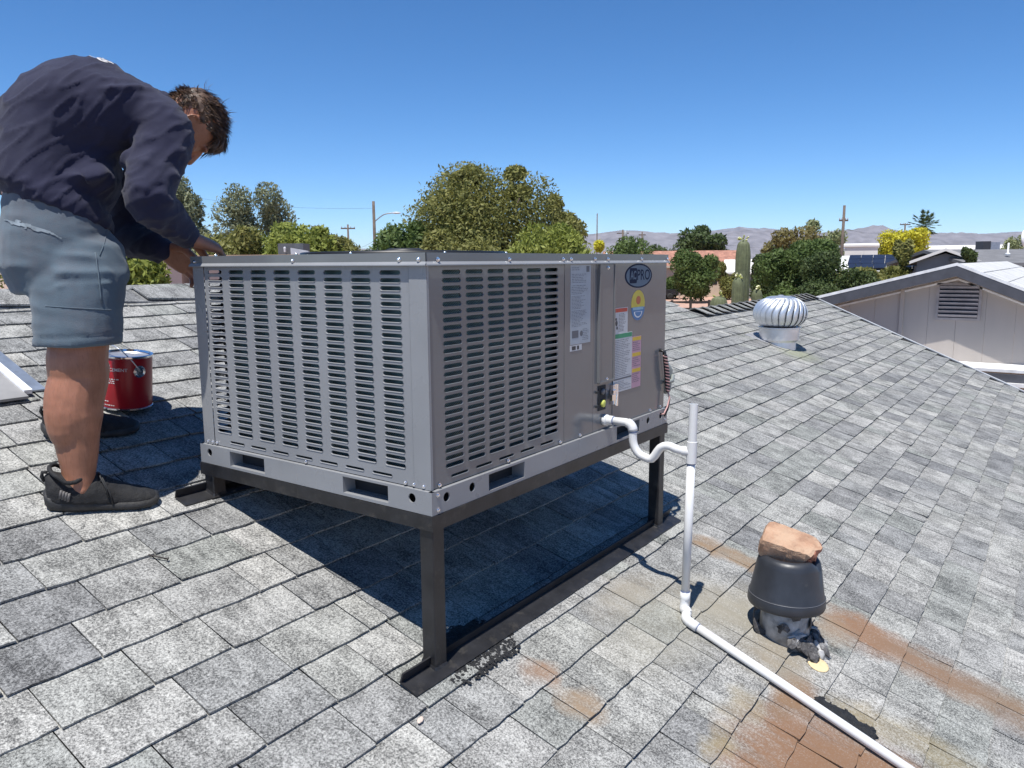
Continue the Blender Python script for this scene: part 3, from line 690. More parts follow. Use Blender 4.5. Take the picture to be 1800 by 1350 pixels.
path = [V(.886,-.02,sz_), V(.887,-.075,sz_)]
p1 = path[-1]; path += arc(p1+V(0,0,-.026), p1, p1+V(.001,-.026,-.026))[1:]
b0 = p1 + V(.001,-.026,-.026)
trap = [b0, b0+V(0,0,-.022)]
c1 = b0+V(0,-.046,-.022); trap += [c1 + V(0, .046*cos(a), -.060*sin(a)) for a in [radians(20*k) for k in range(1,6)]]
end = lo + ax*(tz-lo.z) + V(0,.026,0)
q = trap[-1]; trap = trap[:-1]; trap += [V(.889,-.170,q.z-.004), V(.889,-.200,tz+.002), V(.890,-.228,tz+.012), V(.890,-.255,tz+.005), end]
def smooth_path(P, n=3):
    out = []
    for i in range(len(P)-1):
        p0, p1, p2, p3 = P[max(i-1,0)], P[i], P[i+1], P[min(i+2,len(P)-1)]
        for k in range(n):
            t = k/n; out.append(.5*((2*p1)+(p2-p0)*t+(2*p0-5*p1+4*p2-p3)*t*t+(3*p1-p0-3*p2+p3)*t**3))
    return out + [P[-1]]
part('outlet_elbow', M['pvc'], dr, lambda b: (b.tube(path, PR, 16), b.tube(path[2:], PR*1.17, 16)), True)
part('trap', M['pvc'], dr, lambda b: b.tube(smooth_path(trap), PR*1.02, 16), True)
# foot elbow and the run down the slope
r0 = roofp(.826, -.352, PR+.011); r1 = roofp(.742, -1.30, PR+.012)
dn = (r1-r0).normalized()
el = [lo, V(lo.x-.002, lo.y, lo.z-.030), V(lo.x-.010, lo.y-.003, lo.z-.045)]
mid = roofp(.862,-.326,PR+.013)
el += [mid + (lo-mid)*.12, mid, (mid+r0)*.5 + V(-.004,.006,-.001), r0 + dn*.0]
part('foot_elbow', M['pvc'], dr, lambda b: (b.tube(smooth_path(el + [r0+dn*.03]), PR*1.16, 16), b.tube([lo+ax*.012, lo-V(0,0,.028)], PR*1.2, 16)), True)
part('run', M['pvc'], dr, lambda b: b.tube([r0, r0+dn*.3+RN*.001, r1], PR, 16), True)
part('glue_ring', M['blue_glue'], dr, lambda b: b.tube([lo+ax*.0121, lo+ax*.0145], PR*1.14, 16), True)
part('glue_ring', M['blue_glue'], dr, lambda b: b.tube([lo+ax*(tz-.0385-lo.z), lo+ax*(tz-.036-lo.z)], PR*1.12, 16), True)
part('glue_ring', M['blue_glue'], dr, lambda b: b.tube([b0+V(0,0,-.0005), b0+V(0,0,-.004)], PR*1.12, 16), True)
part('glue_ring', M['blue_glue'], dr, lambda b: b.tube([V(.885,-.030,sz_),V(.885,-.0325,sz_)], PR*1.10, 16), True)
part('glue_ring', M['blue_glue'], dr, lambda b: b.tube([r0+dn*.0302,r0+dn*.033], PR*1.10, 16), True)
pr = part('pipe_print', fmat('faded red print', (.62,.50,.50)), dr, lambda b: [b.obox(r0+dn*(.08+.035*k)+RN*(PR-.0004)+V(-.003,0,0), dn*U(.006,.013), RX*.0016, RN*.0006) for k in range(26)])

# ------------------------------------------------------------------ flue with torn tar flashing, pot and brick on it
fr = random.Random(11)
VB = roofp(1.095, -.590); VA = V(.02,-.02,1).normalized()
vent = thing('flue_pipe', 'weathered metal flue with torn black tar flashing below the black pot', 'vent', VB)
part('pipe', M['flue'], vent, lambda b: b.lathe(VB-V(0,0,.03), [(.080,0),(.078,.10),(.076,.17)], 28, axis=VA), True)
def f(b):                                  # strip of tar fabric hanging off the pipe in a loop on the left
    pts = [VB + V(-.030,.052,.115), VB + V(-.058,.078,.112), VB + V(-.082,.074,.072), VB + V(-.078,.052,.030), VB + V(-.050,.018,.004), VB + V(-.012,-.050,-.002)]
    P = smooth_path(pts, 4)
    for s_ in (0,):
        b.loft([[p + V(0,0,-.020) , p + V(.002,-.002,.020), p+V(.005,.001,.020), p+V(.003,.002,-.020)] for p in P])
part('torn_strip', M['tar_dry'], vent, f, True)
def flake(b, c, n, size, thick=.004):
    n = Vector(n).normalized(); x = n.orthogonal().normalized(); x = (Matrix.Rotation(fr.uniform(0,6.28),3,n) @ x); y = n.cross(x)
    k = fr.randint(6,9); ring = []
    for i in range(k):
        a = 2*pi*i/k; r = size*fr.uniform(.45,1.1)
        ring.append(c + x*r*cos(a) + y*r*sin(a)*.7 + n*fr.uniform(-.25,.35)*size*.6)
    cc = c + n*size*.15
    top = [p + n*thick for p in ring]
    b.loft([ring, top, [cc + (p-cc)*.4 + n*thick*fr.uniform(.5,2.5) for p in top]])
for i in range(40):                        # broken flakes of flashing round the foot
    a = fr.uniform(-2.6, .9); r = fr.uniform(.078,.135); h = fr.uniform(.0,.05)*max(.1, 1.2-(r-.078)/.06)
    c = VB + V(r*cos(a), r*sin(a)*1.0, r*sin(a)*SLOPE + .006 + h)
    part('flashing_flake', M['tar_dry'] if fr.random() < .65 else M['flue'], vent, lambda b: flake(b, c, V(cos(a)*fr.uniform(.2,1.2), sin(a)*fr.uniform(.2,1.2), fr.uniform(.3,1)), fr.uniform(.016,.046)), False)
for i in range(10):                        # tar still stuck to the pipe
    a = fr.uniform(-3.0, .6); h = fr.uniform(.03,.13)
    c = VB + V(.079*cos(a), .079*sin(a), h)
    part('tar_patch', M['tar_dry'], vent, lambda b: flake(b, c, V(cos(a), sin(a), .05), fr.uniform(.018,.034), .002), False)
part('sealant_patch', pmat('cream sealant', (.66,.52,.30), .8, 0, .1, 20, .3, 40), vent, lambda b: b.ell(roofp(1.035,-.722,.010), RX*.040, RU*.034, RN*.0045, 16, 8), True)
# black pot upside down
PC = VB + VA*.122
pot = thing('plastic_pot', 'black plastic pot turned upside down over the flue', 'pot', PC)
def pot_prof(b):
    prof = [(.100,.0),(.1205,-.002),(.1225,.004),(.1205,.030),(.1180,.0335),(.1165,.036),(.1005,.132),(.097,.147),(.089,.158),(.078,.163),(.071,.158),(.066,.143),(.030,.140),(.002,.140)]
    n = 48; x, y = VA.orthogonal().normalized(), VA.cross(VA.orthogonal().normalized()); rings = []
    for r, h in prof:
        ring = []
        for k in range(n):
            a = 2*pi*k/n; hh = h
            if h > .142 and r > .067: hh -= .016*max(0, cos(1.5*a+.4))**14
            ring.append(PC + (x*cos(a)+y*sin(a))*r + VA*hh)
        rings.append(ring)
    b.loft(rings)
pb = part('body', M['pot'], pot, pot_prof, True)
part('rim_line', M['pot_line'], pot, lambda b: b.lathe(PC, [(.1195,.0312),(.1209,.0318),(.1195,.0328)], 48, axis=VA, cap=False), True)
BC = PC + VA*.186 + V(.004,.004,0)
brick = None
def brick_mesh():
    bm = MB(); ax_ = (RT*.88 - FW*.42 - V(0,0,.30)).normalized(); ay_ = FW*.80 + RT*.45 + V(0,0,.42); ay_ = (ay_-ax_*ay_.dot(ax_)).normalized(); az_ = ax_.cross(ay_)
    if az_.z < 0: az_ = -az_
    L0, Wd, H = .090, .057, .037
    nx, ny, nz = 10, 6, 4; br = random.Random(4); cl = {}
    def P(i, j, k):
        if (i,j,k) in cl: return cl[i,j,k]
        x = -1+2*i/nx; y = -1+2*j/ny; z = -1+2*k/nz
        ln = L0*(1 + (.10*y - .16*abs(y) + .06*z if x > .6 else 0))
        p = ax_*(x*ln) + ay_*(y*Wd*(1-.12*max(0,x)**2)) + az_*(z*H*(1-.16*max(0,x)**3+ .05*x))
        rough = .010 if i == nx else .0016
        p += ax_*br.uniform(-rough,rough) + ay_*br.uniform(-.0016,.0016)*(3 if i==nx else 1) + az_*br.uniform(-.0014,.0014)*(3 if i==nx else 1)
        e = sum(1 for q, m in ((i,nx),(j,ny),(k,nz)) if q in (0,m))
        if e == 2: p *= .955
        if e == 3: p *= .90
        cl[i,j,k] = p; return p
    def face(fn, A, B, m):
        bm.m = m
        for i in range(A):
            for j in range(B): bm.add([BC+fn(i,j), BC+fn(i+1,j), BC+fn(i+1,j+1), BC+fn(i,j+1)], [(0,1,2,3)])
    face(lambda i,j: P(i,j,nz), nx, ny, 0); face(lambda i,j: P(i,ny-j,0), nx, ny, 0)
    face(lambda i,k: P(nx-i,ny,k), nx, nz, 0); face(lambda i,k: P(i,0,k), nx, nz, 0)
    face(lambda j,k: P(nx,j,k), ny, nz, 1); face(lambda j,k: P(0,ny-j,k), ny, nz, 0)
    return bm
brick = brick_mesh().build('brick', [M['brickm'], M['brick_broken']], None, True, BC - V(0,0,.03))
tag(brick, 'broken orange clay brick weighing down the black pot', 'brick')

# ------------------------------------------------------------------ wind turbine vent
TB = roofp(5.74, .93)
tv = thing('turbine_vent', 'round galvanised wind turbine vent with curved blades on the roof slope', 'roof vent', TB)
TA = V(0,0,1)
part('flashing', pmat('roof flashing', (.30,.30,.31), .7, .2, .15), tv, lambda b: b.add([roofp(5.74+i*.19, 1.03+j*.17, h) for h in (.008,.012) for i,j in ((-1,-1),(1,-1),(1,1),(-1,1))], [(0,3,2,1),(4,5,6,7),(0,1,5,4),(1,2,6,5),(2,3,7,6),(3,0,4,7)]))
part('base_collar', M['galv'], tv, lambda b: b.lathe(TB+V(0,0,-.06), [(.150,0),(.146,.11),(.152,.116),(.152,.122)], 40), 2)
part('collar', M['galv'], tv, lambda b: b.lathe(TB+V(0,0,.03), [(.158,0),(.164,.010),(.172,.018),(.176,.115),(.182,.119),(.182,.127),(.17,.129)], 40), 2)
part('core', M['dark_in'], tv, lambda b: b.lathe(TB+V(0,0,.155), [(.13,0),(.185,.06),(.185,.15),(.10,.24)], 24), True)
def blade(k):
    def f(b):
        rows = []
        for i in range(15):
            s = i/14; th = -1.02 + 2.30*s
            z = .278 + .150*sin(th) if th > 0 else .278 + .128*sin(th)
            r = .236*cos(th)**.62 if abs(th) < 1.4 else .08
            tw = .42*max(0, s-.45)**1.3*2
            row = []
            for j in range(4):
                a = 2*pi*k/24 + tw + (j/3)*.255
                rr = r*(1.012 - .075*(j/3)*(1-.6*s) - .02*(1-j/3)**4)
                row.append(TB + V(rr*cos(a), rr*sin(a), z))
            rows.append(row)
        b.loft(rows, False, False)
    o = part('blade', M['galv_dull'], tv, f, True)
    m = o.modifiers.new('s','SOLIDIFY'); m.thickness = .002; m.offset = 0
M['galv_dull'] = pmat('weathered galvanised blade', (.74,.76,.78), .5, .85, .08, 9, .03, 40, rvar=.15)
for k in range(24): blade(k)
part('crown', M['galv'], tv, lambda b: b.lathe(TB, [(.130,.412),(.125,.424),(.09,.433),(.03,.438),(.018,.446),(.002,.447)], 36), 2)
part('lower_ring', M['galv'], tv, lambda b: b.lathe(TB, [(.178,.150),(.184,.153),(.184,.160),(.176,.163)], 40, cap=False), 2)

# ------------------------------------------------------------------ can of roof cement
CB = roofp(.090, 1.655, .012); CA = V(.02,-.10,1).normalized(); CX = (RT - CA*RT.dot(CA)).normalized(); CY = CA.cross(CX)
can = thing('roof_cement_can', 'red tin can of roof cement with wire handle behind the man\'s leg', 'can', CB)
CR, CH = .086, .196
part('body', M['red_can'], can, lambda b: b.lathe(CB, [(CR-.001,.007),(CR,.010),(CR,CH-.012),(CR-.001,CH-.008)], 40, axis=CA, cap=False), 2)
part('bottom_rim', M['tin'], can, lambda b: b.lathe(CB, [(CR-.004,0),(CR+.002,.001),(CR+.002,.006),(CR-.001,.008)], 40, axis=CA, cap=True), 2)
part('top_rim', M['tin'], can, lambda b: (b.lathe(CB, [(CR-.001,CH-.010),(CR+.003,CH-.006),(CR+.003,CH),(CR-.006,CH+.001),(CR-.008,CH-.006)], 40, axis=CA, cap=False)), 2)
part('lid', M['lid_tin'], can, lambda b: b.lathe(CB, [(CR-.004,CH-.014),(CR-.010,CH-.007),(CR-.014,CH-.011),(CR-.03,CH-.010),(.002,CH-.010)], 40, axis=CA), 2)
def can_text(b, body, ang, h, size, bold=.0):
    vs, fs = text_mesh(body, size, bold=bold)
    out = []
    for v in vs:
        a = ang + v.x/CR; out.append(CB + (CX*sin(a) - CY*cos(a))*(CR+.0006) + CA*(h+v.y))
    b.add(out, fs)
pr_ = part('print', M['print_white'], can, lambda b: (can_text(b, 'ROOF CEMENT', -.18, .148, .0165, .0002), can_text(b, 'PREMIUM', -.42, .162, .009)))
def f(b):
    for k, (h, w) in enumerate(((.112,.07),(.105,.055),(.098,.05),(.085,.02),(.030,.03),(.016,.05))):
        x = -.055
        while x < -.055 + w:
            ww = fr.uniform(.003,.010); a0, a1 = x/CR, (x+ww)/CR
            pp = lambda a, hh: CB + (CX*sin(a)-CY*cos(a))*(CR+.0006) + CA*hh
            b.quad(pp(a0,h), pp(a1,h), pp(a1,h+.0035), pp(a0,h+.0035)); x += ww+.003
part('small_print', M['print_white'], can, f)
ea = .95; ed = CX*sin(ea)-CY*cos(ea)
ear = part('handle_ear', M['tin'], can, lambda b: b.lathe(CB+CA*.142+ed*(CR-.002), [(.022,0),(.022,.003),(.016,.005),(.012,.003)], 20, axis=ed), 2)
def f(b):
    pts = []
    for k in range(17):
        a = pi*k/16; pts.append(CB + CA*(.142 + .088*sin(a)) + ed*(cos(a)*(CR+.007)) + CA.cross(ed)*(-.055*sin(a)))
    b.tube(pts, .0022, 6)
part('handle', pmat('handle wire', (.75,.75,.74), .3, .8), can, f, True)

# ------------------------------------------------------------------ skylight at the left edge
sk = thing('skylight', 'flat grey skylight with white frame and metal flashing behind the man', 'skylight', roofp(-.5,2.2))
def slab(b, a0, a1, t0, t1, h0, h1):
    b.add([roofp(a,t,h) for h in (h0,h1) for a,t in ((a0,t0),(a1,t0),(a1,t1),(a0,t1))], [(0,3,2,1),(4,5,6,7),(0,1,5,4),(1,2,6,5),(2,3,7,6),(3,0,4,7)])
part('flashing', pmat('blue grey flashing', (.30,.34,.40), .38, .55, .15, 12, dirt=((.08,.08,.08), 30, .6, .6)), sk, lambda b: slab(b,-.86,-.100,1.86,2.54,.0125,.019))
part('frame', pmat('white frame', (.85,.85,.84), .5), sk, lambda b: (slab(b,-.185,-.158,1.835,2.5,.019,.036), slab(b,-.8,-.773,1.835,2.5,.019,.036), slab(b,-.773,-.185,2.47,2.5,.019,.036)))
part('glazing', pmat('grey acrylic', (.26,.255,.25), .5), sk, lambda b: slab(b,-.773,-.185,1.80,2.47,.0192,.029))

# ------------------------------------------------------------------ tar smears and loose bits
def tar_blob(name, label, pts, amp, dens, mounds=9):
    b = MB(); tr_ = random.Random(len(pts)*7+3)
    for pi_, (a, t, ra, rt) in enumerate(pts):             # ragged low mound
        n_ = 40; rings = []
        for q_ in range(6 if pi_ < mounds else 0):
            f_ = 1 - q_/5.0
            rings.append([roofp(a+ra*f_*cos(w_)*(1+.28*noise.noise(V(cos(w_)*3+a*40, sin(w_)*3, t*30))*f_), t+rt*f_*sin(w_)*(1+.28*noise.noise(V(cos(w_)*3, sin(w_)*3+a*40, t*30+5))*f_), (.0105 if q_ == 0 else .0125+.004*amp*(1-f_)) + (.0022*noise.noise(V(cos(w_)*f_*9+a*50, sin(w_)*f_*9, t*20)) if q_ else 0)) for w_ in [2*pi*k/n_ for k in range(n_)]])
        if rings: b.loft(rings)
        for k in range(int(dens*ra*rt*1e4)):
            an = tr_.uniform(0,6.283); rr = sqrt(tr_.random())*1.15; s_ = tr_.uniform(.0025,.006)
            b.ell(roofp(a+ra*rr*cos(an), t+rt*rr*sin(an), .0115), RX*s_*tr_.uniform(.7,1.6), RU*s_*tr_.uniform(.7,1.6), RN*s_*amp*tr_.uniform(.3,.8), 6, 4)
    return tag(b.build(name, M['tar'], None, True, roofp(pts[0][0], pts[0][1])), label, 'tar')
tar_blob('tar_smear', 'lumpy black tar smeared round the foot of the front stand leg', [(.17,.06,.085,.035),(.10,-.055,.09,.024),(.17,-.03,.11,.040),(.225,-.055,.055,.026)], .6, 5.5, 1)
tar_blob('tar_smear', 'black tar smear on the shingles beside the long drain pipe', [(.842,-.79,.030,.034),(.846,-.845,.036,.05),(.842,-.905,.032,.04)], .5, 2.0)
def nail(a, t, ang, L, label):
    d = RX*cos(ang)+RU*sin(ang); p = roofp(a,t,.015)
    b = MB(); b.tube([p-d*L/2, p+d*L/2], .0022, 6); b.lathe(p+d*L/2, [(.0055,0),(.0055,.0015)], 10, axis=d)
    return tag(b.build('nail', pmat('rusty nail', (.05,.04,.035), .6), None, True, p), label, 'nail')
nail(-.304,.772,-.95,.052,'dark roofing nail lying on the shingles between the shoe and the stand')
lf = MB(); lc = roofp(-.151,-.083,.013)
for k in range(2): lf.ell(lc+RX*(.006*k-.003), (RX*.8+RU*.5)*.011, (RU*.8-RX*.5)*.006, RN*.0025, 10, 6)
tag(lf.build('dry_leaf', pmat('dry leaf', (.55,.45,.38), .8), None, True, lc), 'small curled pale leaf on the shingles in front of the stand', 'leaf')

# ------------------------------------------------------------------ the man
PF = V(.94,-.34,0).normalized(); PRt = V(-.34,-.94,0).normalized(); PZ = V(0,0,1)   # facing, his right, up
skin = None
def skin_mat():
    m, N, L, b = newmat('skin')
    g = N.new('ShaderNodeNewGeometry').outputs['Position']
    f = noise_(N, L, g, 18, 5, .6); r = ramp(N, [(.3,(.285,.130,.074)),(.7,(.40,.19,.115))]); L.new(f, r.inputs[0])
    hf = noise_(N, L, g, 260, 2, .6, (1,1,.10)); hr_ = ramp(N, [(.34,.55),(.46,1.0)]); L.new(hf, hr_.inputs[0])
    f5 = noise_(N, L, g, 5, 3, .6); tr5 = ramp(N, [(.35,(.86,.80,.78)),(.65,(1.12,1.06,1.04))]); L.new(f5, tr5.inputs[0])
    L.new(mix(N, L, mix(N, L, r.outputs[0], hr_.outputs[0], .3, 'MULTIPLY'), tr5.outputs[0], 1.0, 'MULTIPLY'), b.inputs['Base Color']); b.inputs['Roughness'].default_value = .48
    b.inputs['Subsurface Weight'].default_value = .10; b.inputs['Subsurface Radius'].default_value = (.012,.004,.002)
    n2 = noise_(N, L, g, 300, 3, .6); bn = N.new('ShaderNodeBump'); bn.inputs['Strength'].default_value = .12; bn.inputs['Distance'].default_value = .002
    L.new(n2, bn.inputs['Height']); L.new(bn.outputs[0], b.inputs['Normal']); return m
M['skin'] = skin_mat()
def cloth_mat(name, col, scale=900, fuzz=.15, dirt=None):
    m = pmat(name, col, .88, 0, .10, 7, .25, 420, dirt=dirt, spec=.25); m.node_tree.nodes['Principled BSDF'].inputs['Sheen Weight'].default_value = fuzz
    N, L = m.node_tree.nodes, m.node_tree.links; b = N['Principled BSDF']; g = N.new('ShaderNodeNewGeometry').outputs['Position']
    wn_ = N.new('ShaderNodeTexNoise'); wn_.noise_type = 'RIDGED_MULTIFRACTAL'; wn_.inputs['Scale'].default_value = 9; wn_.inputs['Detail'].default_value = 5; wn_.inputs['Distortion'].default_value = .6; L.new(g, wn_.inputs['Vector'])
    b2 = N.new('ShaderNodeBump'); b2.inputs['Strength'].default_value = .32; b2.inputs['Distance'].default_value = .012; L.new(wn_.outputs['Fac'], b2.inputs['Height'])
    L.new(b.inputs['Normal'].links[0].from_socket, b2.inputs['Normal']); L.new(b2.outputs[0], b.inputs['Normal']); return m
M['shirt'] = cloth_mat('navy cotton', (.017,.018,.042), dirt=((.033,.035,.062), 5, .5, .5), fuzz=.12)
M['shorts'] = cloth_mat('slate blue twill', (.095,.130,.160), dirt=((.115,.11,.125), 4, .5, .7))
M['shoe'] = pmat('black knit', (.012,.012,.013), .75, 0, .3, 60, .4, 300)
M['sole'] = pmat('black rubber sole', (.028,.027,.026), .6, 0, .3, 30, .2, 120, dirt=((.16,.14,.12), 40, .6, .4))
M['hair'] = pmat('dark brown hair', (.085,.050,.030), .5, 0, .5, 40, spec=.5)
# joints
rank, rknee, rhip = at(139,866,2.26), at(138,650,2.25), at(135,432,2.25)
lfoot_toe = roofp(.015, 1.365/CS, .012); lank = lfoot_toe - PF*.20 + V(0,0,.065); lhip = rhip - PRt*.24 + V(0,0,.01); lknee = (lank+lhip)*.5 + PF*.03
pel = (rhip+lhip)/2 - PF*.010
waist, mid, chest, neck = at(72,335,2.29), at(88,250,2.33), at(180,200,2.38), at(290,207,2.46)
rsh, relb, rwri = at(288,232,2.33), at(262,350,2.25), at(327,416,2.42)
lsh, lelb, lwri = at(266,272,2.60), at(218,414,2.66), at(283,437,2.56)
rhand, lhand = at(352,424,2.455), at(303,448,2.565)
hc = at(333,220,2.48)                      # skull centre
HF = (PF*.20 - PZ*.97 - PRt*.05).normalized()      # where the face points
HU = (PF*.96 + PZ*.22 + V(0,0,0)); HU = (HU - HF*HU.dot(HF)).normalized()   # crown
HS = HF.cross(HU).normalized()             # towards one ear
if HS.dot(PRt) < 0: HS = -HS               # his right ear
def ringe(c, a, b, n=24, p=2.0): return [c + a*(abs(cos(t))**(2/p)*(1 if cos(t) >= 0 else -1)) + b*(abs(sin(t))**(2/p)*(1 if sin(t) >= 0 else -1)) for t in [2*pi*k/n for k in range(n)]]
def torso(mb, sc=1.0, add=0.0, low=True):
    st = [  # centre, half width across, half depth, depth direction
        (pel - PZ*.05 - PF*.02, .160, .125, PF), (pel + PZ*.03 - PF*.03, .170, .130, PF), (waist, .165, .128, (PF-PZ*.15).normalized()),
        (mid, .185, .150, (PF*.75-PZ*.66).normalized()), ((mid+chest)/2 + PZ*.012, .198, .150, (PF*.55-PZ*.83).normalized()), (chest, .200, .138, (PF*.42-PZ*.90).normalized()),
        (chest*.45+neck*.55, .180, .110, (PF*.35-PZ*.93).normalized()), (neck, .085, .070, (PF*.3-PZ*.95).normalized())]
    if low == 2: st = st[2:]
    elif not low: st = st[1:]
    mb.loft([ringe(c, PRt*(w*sc+add), d*(h*sc+add), 28, 2.3) for c, w, h, d in st])
# --- body, one skin
bm_ = MB(); torso(bm_, .82)
def limb(b, P, Rr, n=18): b.tube(smooth_path(P, 4), [v for v in lerp_list(Rr, (len(P)-1)*4+1)], n, round_=4)
def lerp_list(L_, n):
    out = []
    for k in range(n):
        x = k/(n-1)*(len(L_)-1); i = min(int(x), len(L_)-2); t = x-i; t = t*t*(3-2*t)*.5+t*.5; out.append(L_[i]*(1-t)+L_[i+1]*t)
    return out
back = -PF
for (hip, kn, an, s_) in ((rhip, rknee, rank, 1), (lhip, lknee, lank, 1)):
    d = an-kn
    limb(bm_, [hip, hip*.5+kn*.5+PF*.012, kn + PZ*.03, kn - PZ*.02, kn + d*.22 + back*.010, kn + d*.38 + back*.012, kn + d*.60 + back*.004, kn + d*.85, an + V(0,0,-.01)], [.070,.074,.080,.078,.078,.076,.058,.044,.043])
    # calf muscle, kneecap, heel tendon and ankle bones
    bm_.ell(kn + d*.32 + back*.030 + PRt*.010, PF*.058, PRt*.066, d.normalized()*.115, 16, 12)
    bm_.ell(kn + PF*.042, PF*.040, PRt*.052, PZ*.050, 14, 10)
    bm_.tube([kn + d*.62 + back*.022, an + back*.030 + V(0,0,.01)], [.018,.014], 10, round_=2)
    bm_.ell(an + V(0,0,.012) + PRt*.033 + PF*.004, PF*.014, PRt*.012, PZ*.015, 10, 8); bm_.ell(an + V(0,0,.012) - PRt*.033 + PF*.006, PF*.014, PRt*.012, PZ*.015, 10, 8)
    bm_.tube([an - V(0,0,.01) + back*.02, an - V(0,0,.042) + PF*.05, an - V(0,0,.05) + PF*.13], [.030,.022,.016], 12, round_=3)
for (sh, el_, wr) in ((rsh, relb, rwri), (lsh, lelb, lwri)):
    limb(bm_, [sh, (sh+el_)/2, el_, el_*.6+wr*.4, wr], [.045,.030,.018,.022,.026], 14)
# neck and head
nk = neck + PF*.02
bm_.tube([nk - PF*.07 - PZ*.01, nk, hc - HU*.060 - HF*.028], [.068,.060,.056], 16, round_=3)
bm_.ell(hc + HU*.018 - HF*.012, HS*.075, HF*.094, HU*.088, 24, 18)                # skull
bm_.ell(hc - HU*.020 + HF*.020, HS*.066, HF*.066, HU*.080, 22, 16)                # face
bm_.tube([hc - HU*.088 + HF*.062, hc - HU*.100 + HF*.070 ], [.022,.024], 12, round_=4)     # chin
for s_ in (1,-1):
    bm_.tube([hc - HU*.030 - HF*.002 + HS*.058*s_, hc - HU*.072 + HF*.022 + HS*.048*s_, hc - HU*.098 + HF*.062 + HS*.016*s_], [.020,.019,.018], 10, round_=3)  # jaw
    bm_.ell(hc - HU*.022 + HF*.070 + HS*.040*s_, HS*.020, HF*.014, HU*.014, 10, 8)          # cheekbone
    bm_.ell(hc + HU*.020 + HF*.080 + HS*.030*s_, HS*.024, HF*.012, HU*.009, 10, 8)          # brow
bm_.tube([hc + HU*.010 + HF*.086, hc - HU*.014 + HF*.100, hc - HU*.030 + HF*.108], [.009,.011,.013], 10, round_=3)  # nose
for s_ in (1,-1): bm_.ell(hc - HU*.033 + HF*.097 + HS*.011*s_, HS*.008, HF*.009, HU*.007, 8, 6)
bm_.tube([hc - HU*.058 + HF*.084 - HS*.020, hc - HU*.056 + HF*.092, hc - HU*.058 + HF*.084 + HS*.020], [.006,.009,.006], 8, round_=2)   # lips
bm_.tube([hc - HU*.067 + HF*.082 - HS*.016, hc - HU*.067 + HF*.088, hc - HU*.067 + HF*.082 + HS*.016], [.006,.010,.006], 8, round_=2)
for s_ in (1,-1):                          # ears: rim, lobe
    e0 = hc - HU*.012 - HF*.004 + HS*.074*s_
    ed_ = [(0,.024,.004),(-.012,.021,.010),(-.019,.008,.012),(-.017,-.008,.010),(-.009,-.020,.006),(0,-.025,.002)]
    bm_.tube(smooth_path([e0 + HF*x + HU*y + HS*s_*z for x, y, z in ed_], 3), [.0044]*16, 8, round_=2)
    bm_.ell(e0 - HF*.006 + HS*s_*.0005, HF*.011, HS*.0035, HU*.019, 10, 8)
    bm_.ell(e0 - HU*.022 + HS*s_*.002, HF*.007, HS*.004, HU*.008, 8, 6)
# hands ---------------------------------------------------------------
def hand(b, wr, c, fdir, pdir, side, curl):
    """wr wrist, c palm centre, fdir where fingers go, pdir where the palm faces, side towards the thumb"""
    fdir = (c - wr).normalized()*.55 + Vector(fdir).normalized()*.45; fdir.normalize()
    pdir = Vector(pdir); pdir = (pdir - fdir*pdir.dot(fdir)).normalized(); sd = fdir.cross(pdir).normalized()
    if sd.dot(Vector(side)) < 0: sd = -sd
    b.tube([wr - fdir*.006, wr + fdir*.006], [.022,.024], 12, round_=3)
    b.loft([ringe(wr, sd*.027, pdir*.019, 16), ringe(wr+fdir*.025, sd*.034, pdir*.018, 16, 2.4), ringe(wr+fdir*.055, sd*.039, pdir*.016, 16, 2.6), ringe(wr+fdir*.082, sd*.038, pdir*.012, 16, 2.6)])
    k0 = wr + fdir*.076
    for i, (o, L1, r) in enumerate(((.028,.040,.0090),(.0095,.045,.0092),(-.0095,.042,.0088),(-.027,.033,.0078))):
        p = k0 + sd*o; cdir = fdir; pts = [p - fdir*.02, p]; cu = curl[i]
        for q, ln in enumerate((L1, L1*.68, L1*.52)):
            ang = cu*(.55, .85, .6)[q]; cdir = (cdir*cos(ang) + pdir*sin(ang)).normalized(); p = p + cdir*ln; pts.append(p)
        b.tube(pts, [r*1.05, r*1.1, r*1.03, r*.92, r*.74], 10, round_=3)
    t0 = wr + fdir*.022 + sd*.026 + pdir*.004
    t1 = t0 + (fdir*.62 + sd*.50 + pdir*.45).normalized()*.040; t2 = t1 + (fdir*.80 + sd*.05 + pdir*.55).normalized()*.032; t3 = t2 + (fdir*.75 - sd*.25 + pdir*.5).normalized()*.024
    b.tube([t0, t1, t2, t3], [.0155,.0125,.0105,.008], 10, round_=3)
for (wr_, hd_, fd_, pd_, sd_, cu_) in ((rwri, rhand, PF*.8 - PZ*.35, -PZ*.9 - PRt*.25, -PRt, (1.0,1.05,1.1,1.2)), (lwri, lhand, PF*.75 - PZ*.45, -PZ*.55 + PRt*.75, PRt*.5+PZ*.6, (1.0,1.1,1.15,1.2))):
    hb = MB(); w0 = wr_ + (hd_-wr_)*.22; hand(hb, w0, hd_, fd_, pd_, sd_, cu_); bm_.add([w0 + (v-w0)*1.16 for v in hb.v], hb.f)
bb, nor = remesh(bm_, .0045, 3, .5)
FOOT = roofp(-.33, 1.03/CS)
man = bb.build('person', M['skin'], None, True, FOOT)
tag(man, 'man in navy long-sleeved shirt and slate shorts bending over the unit\'s corner', 'person')
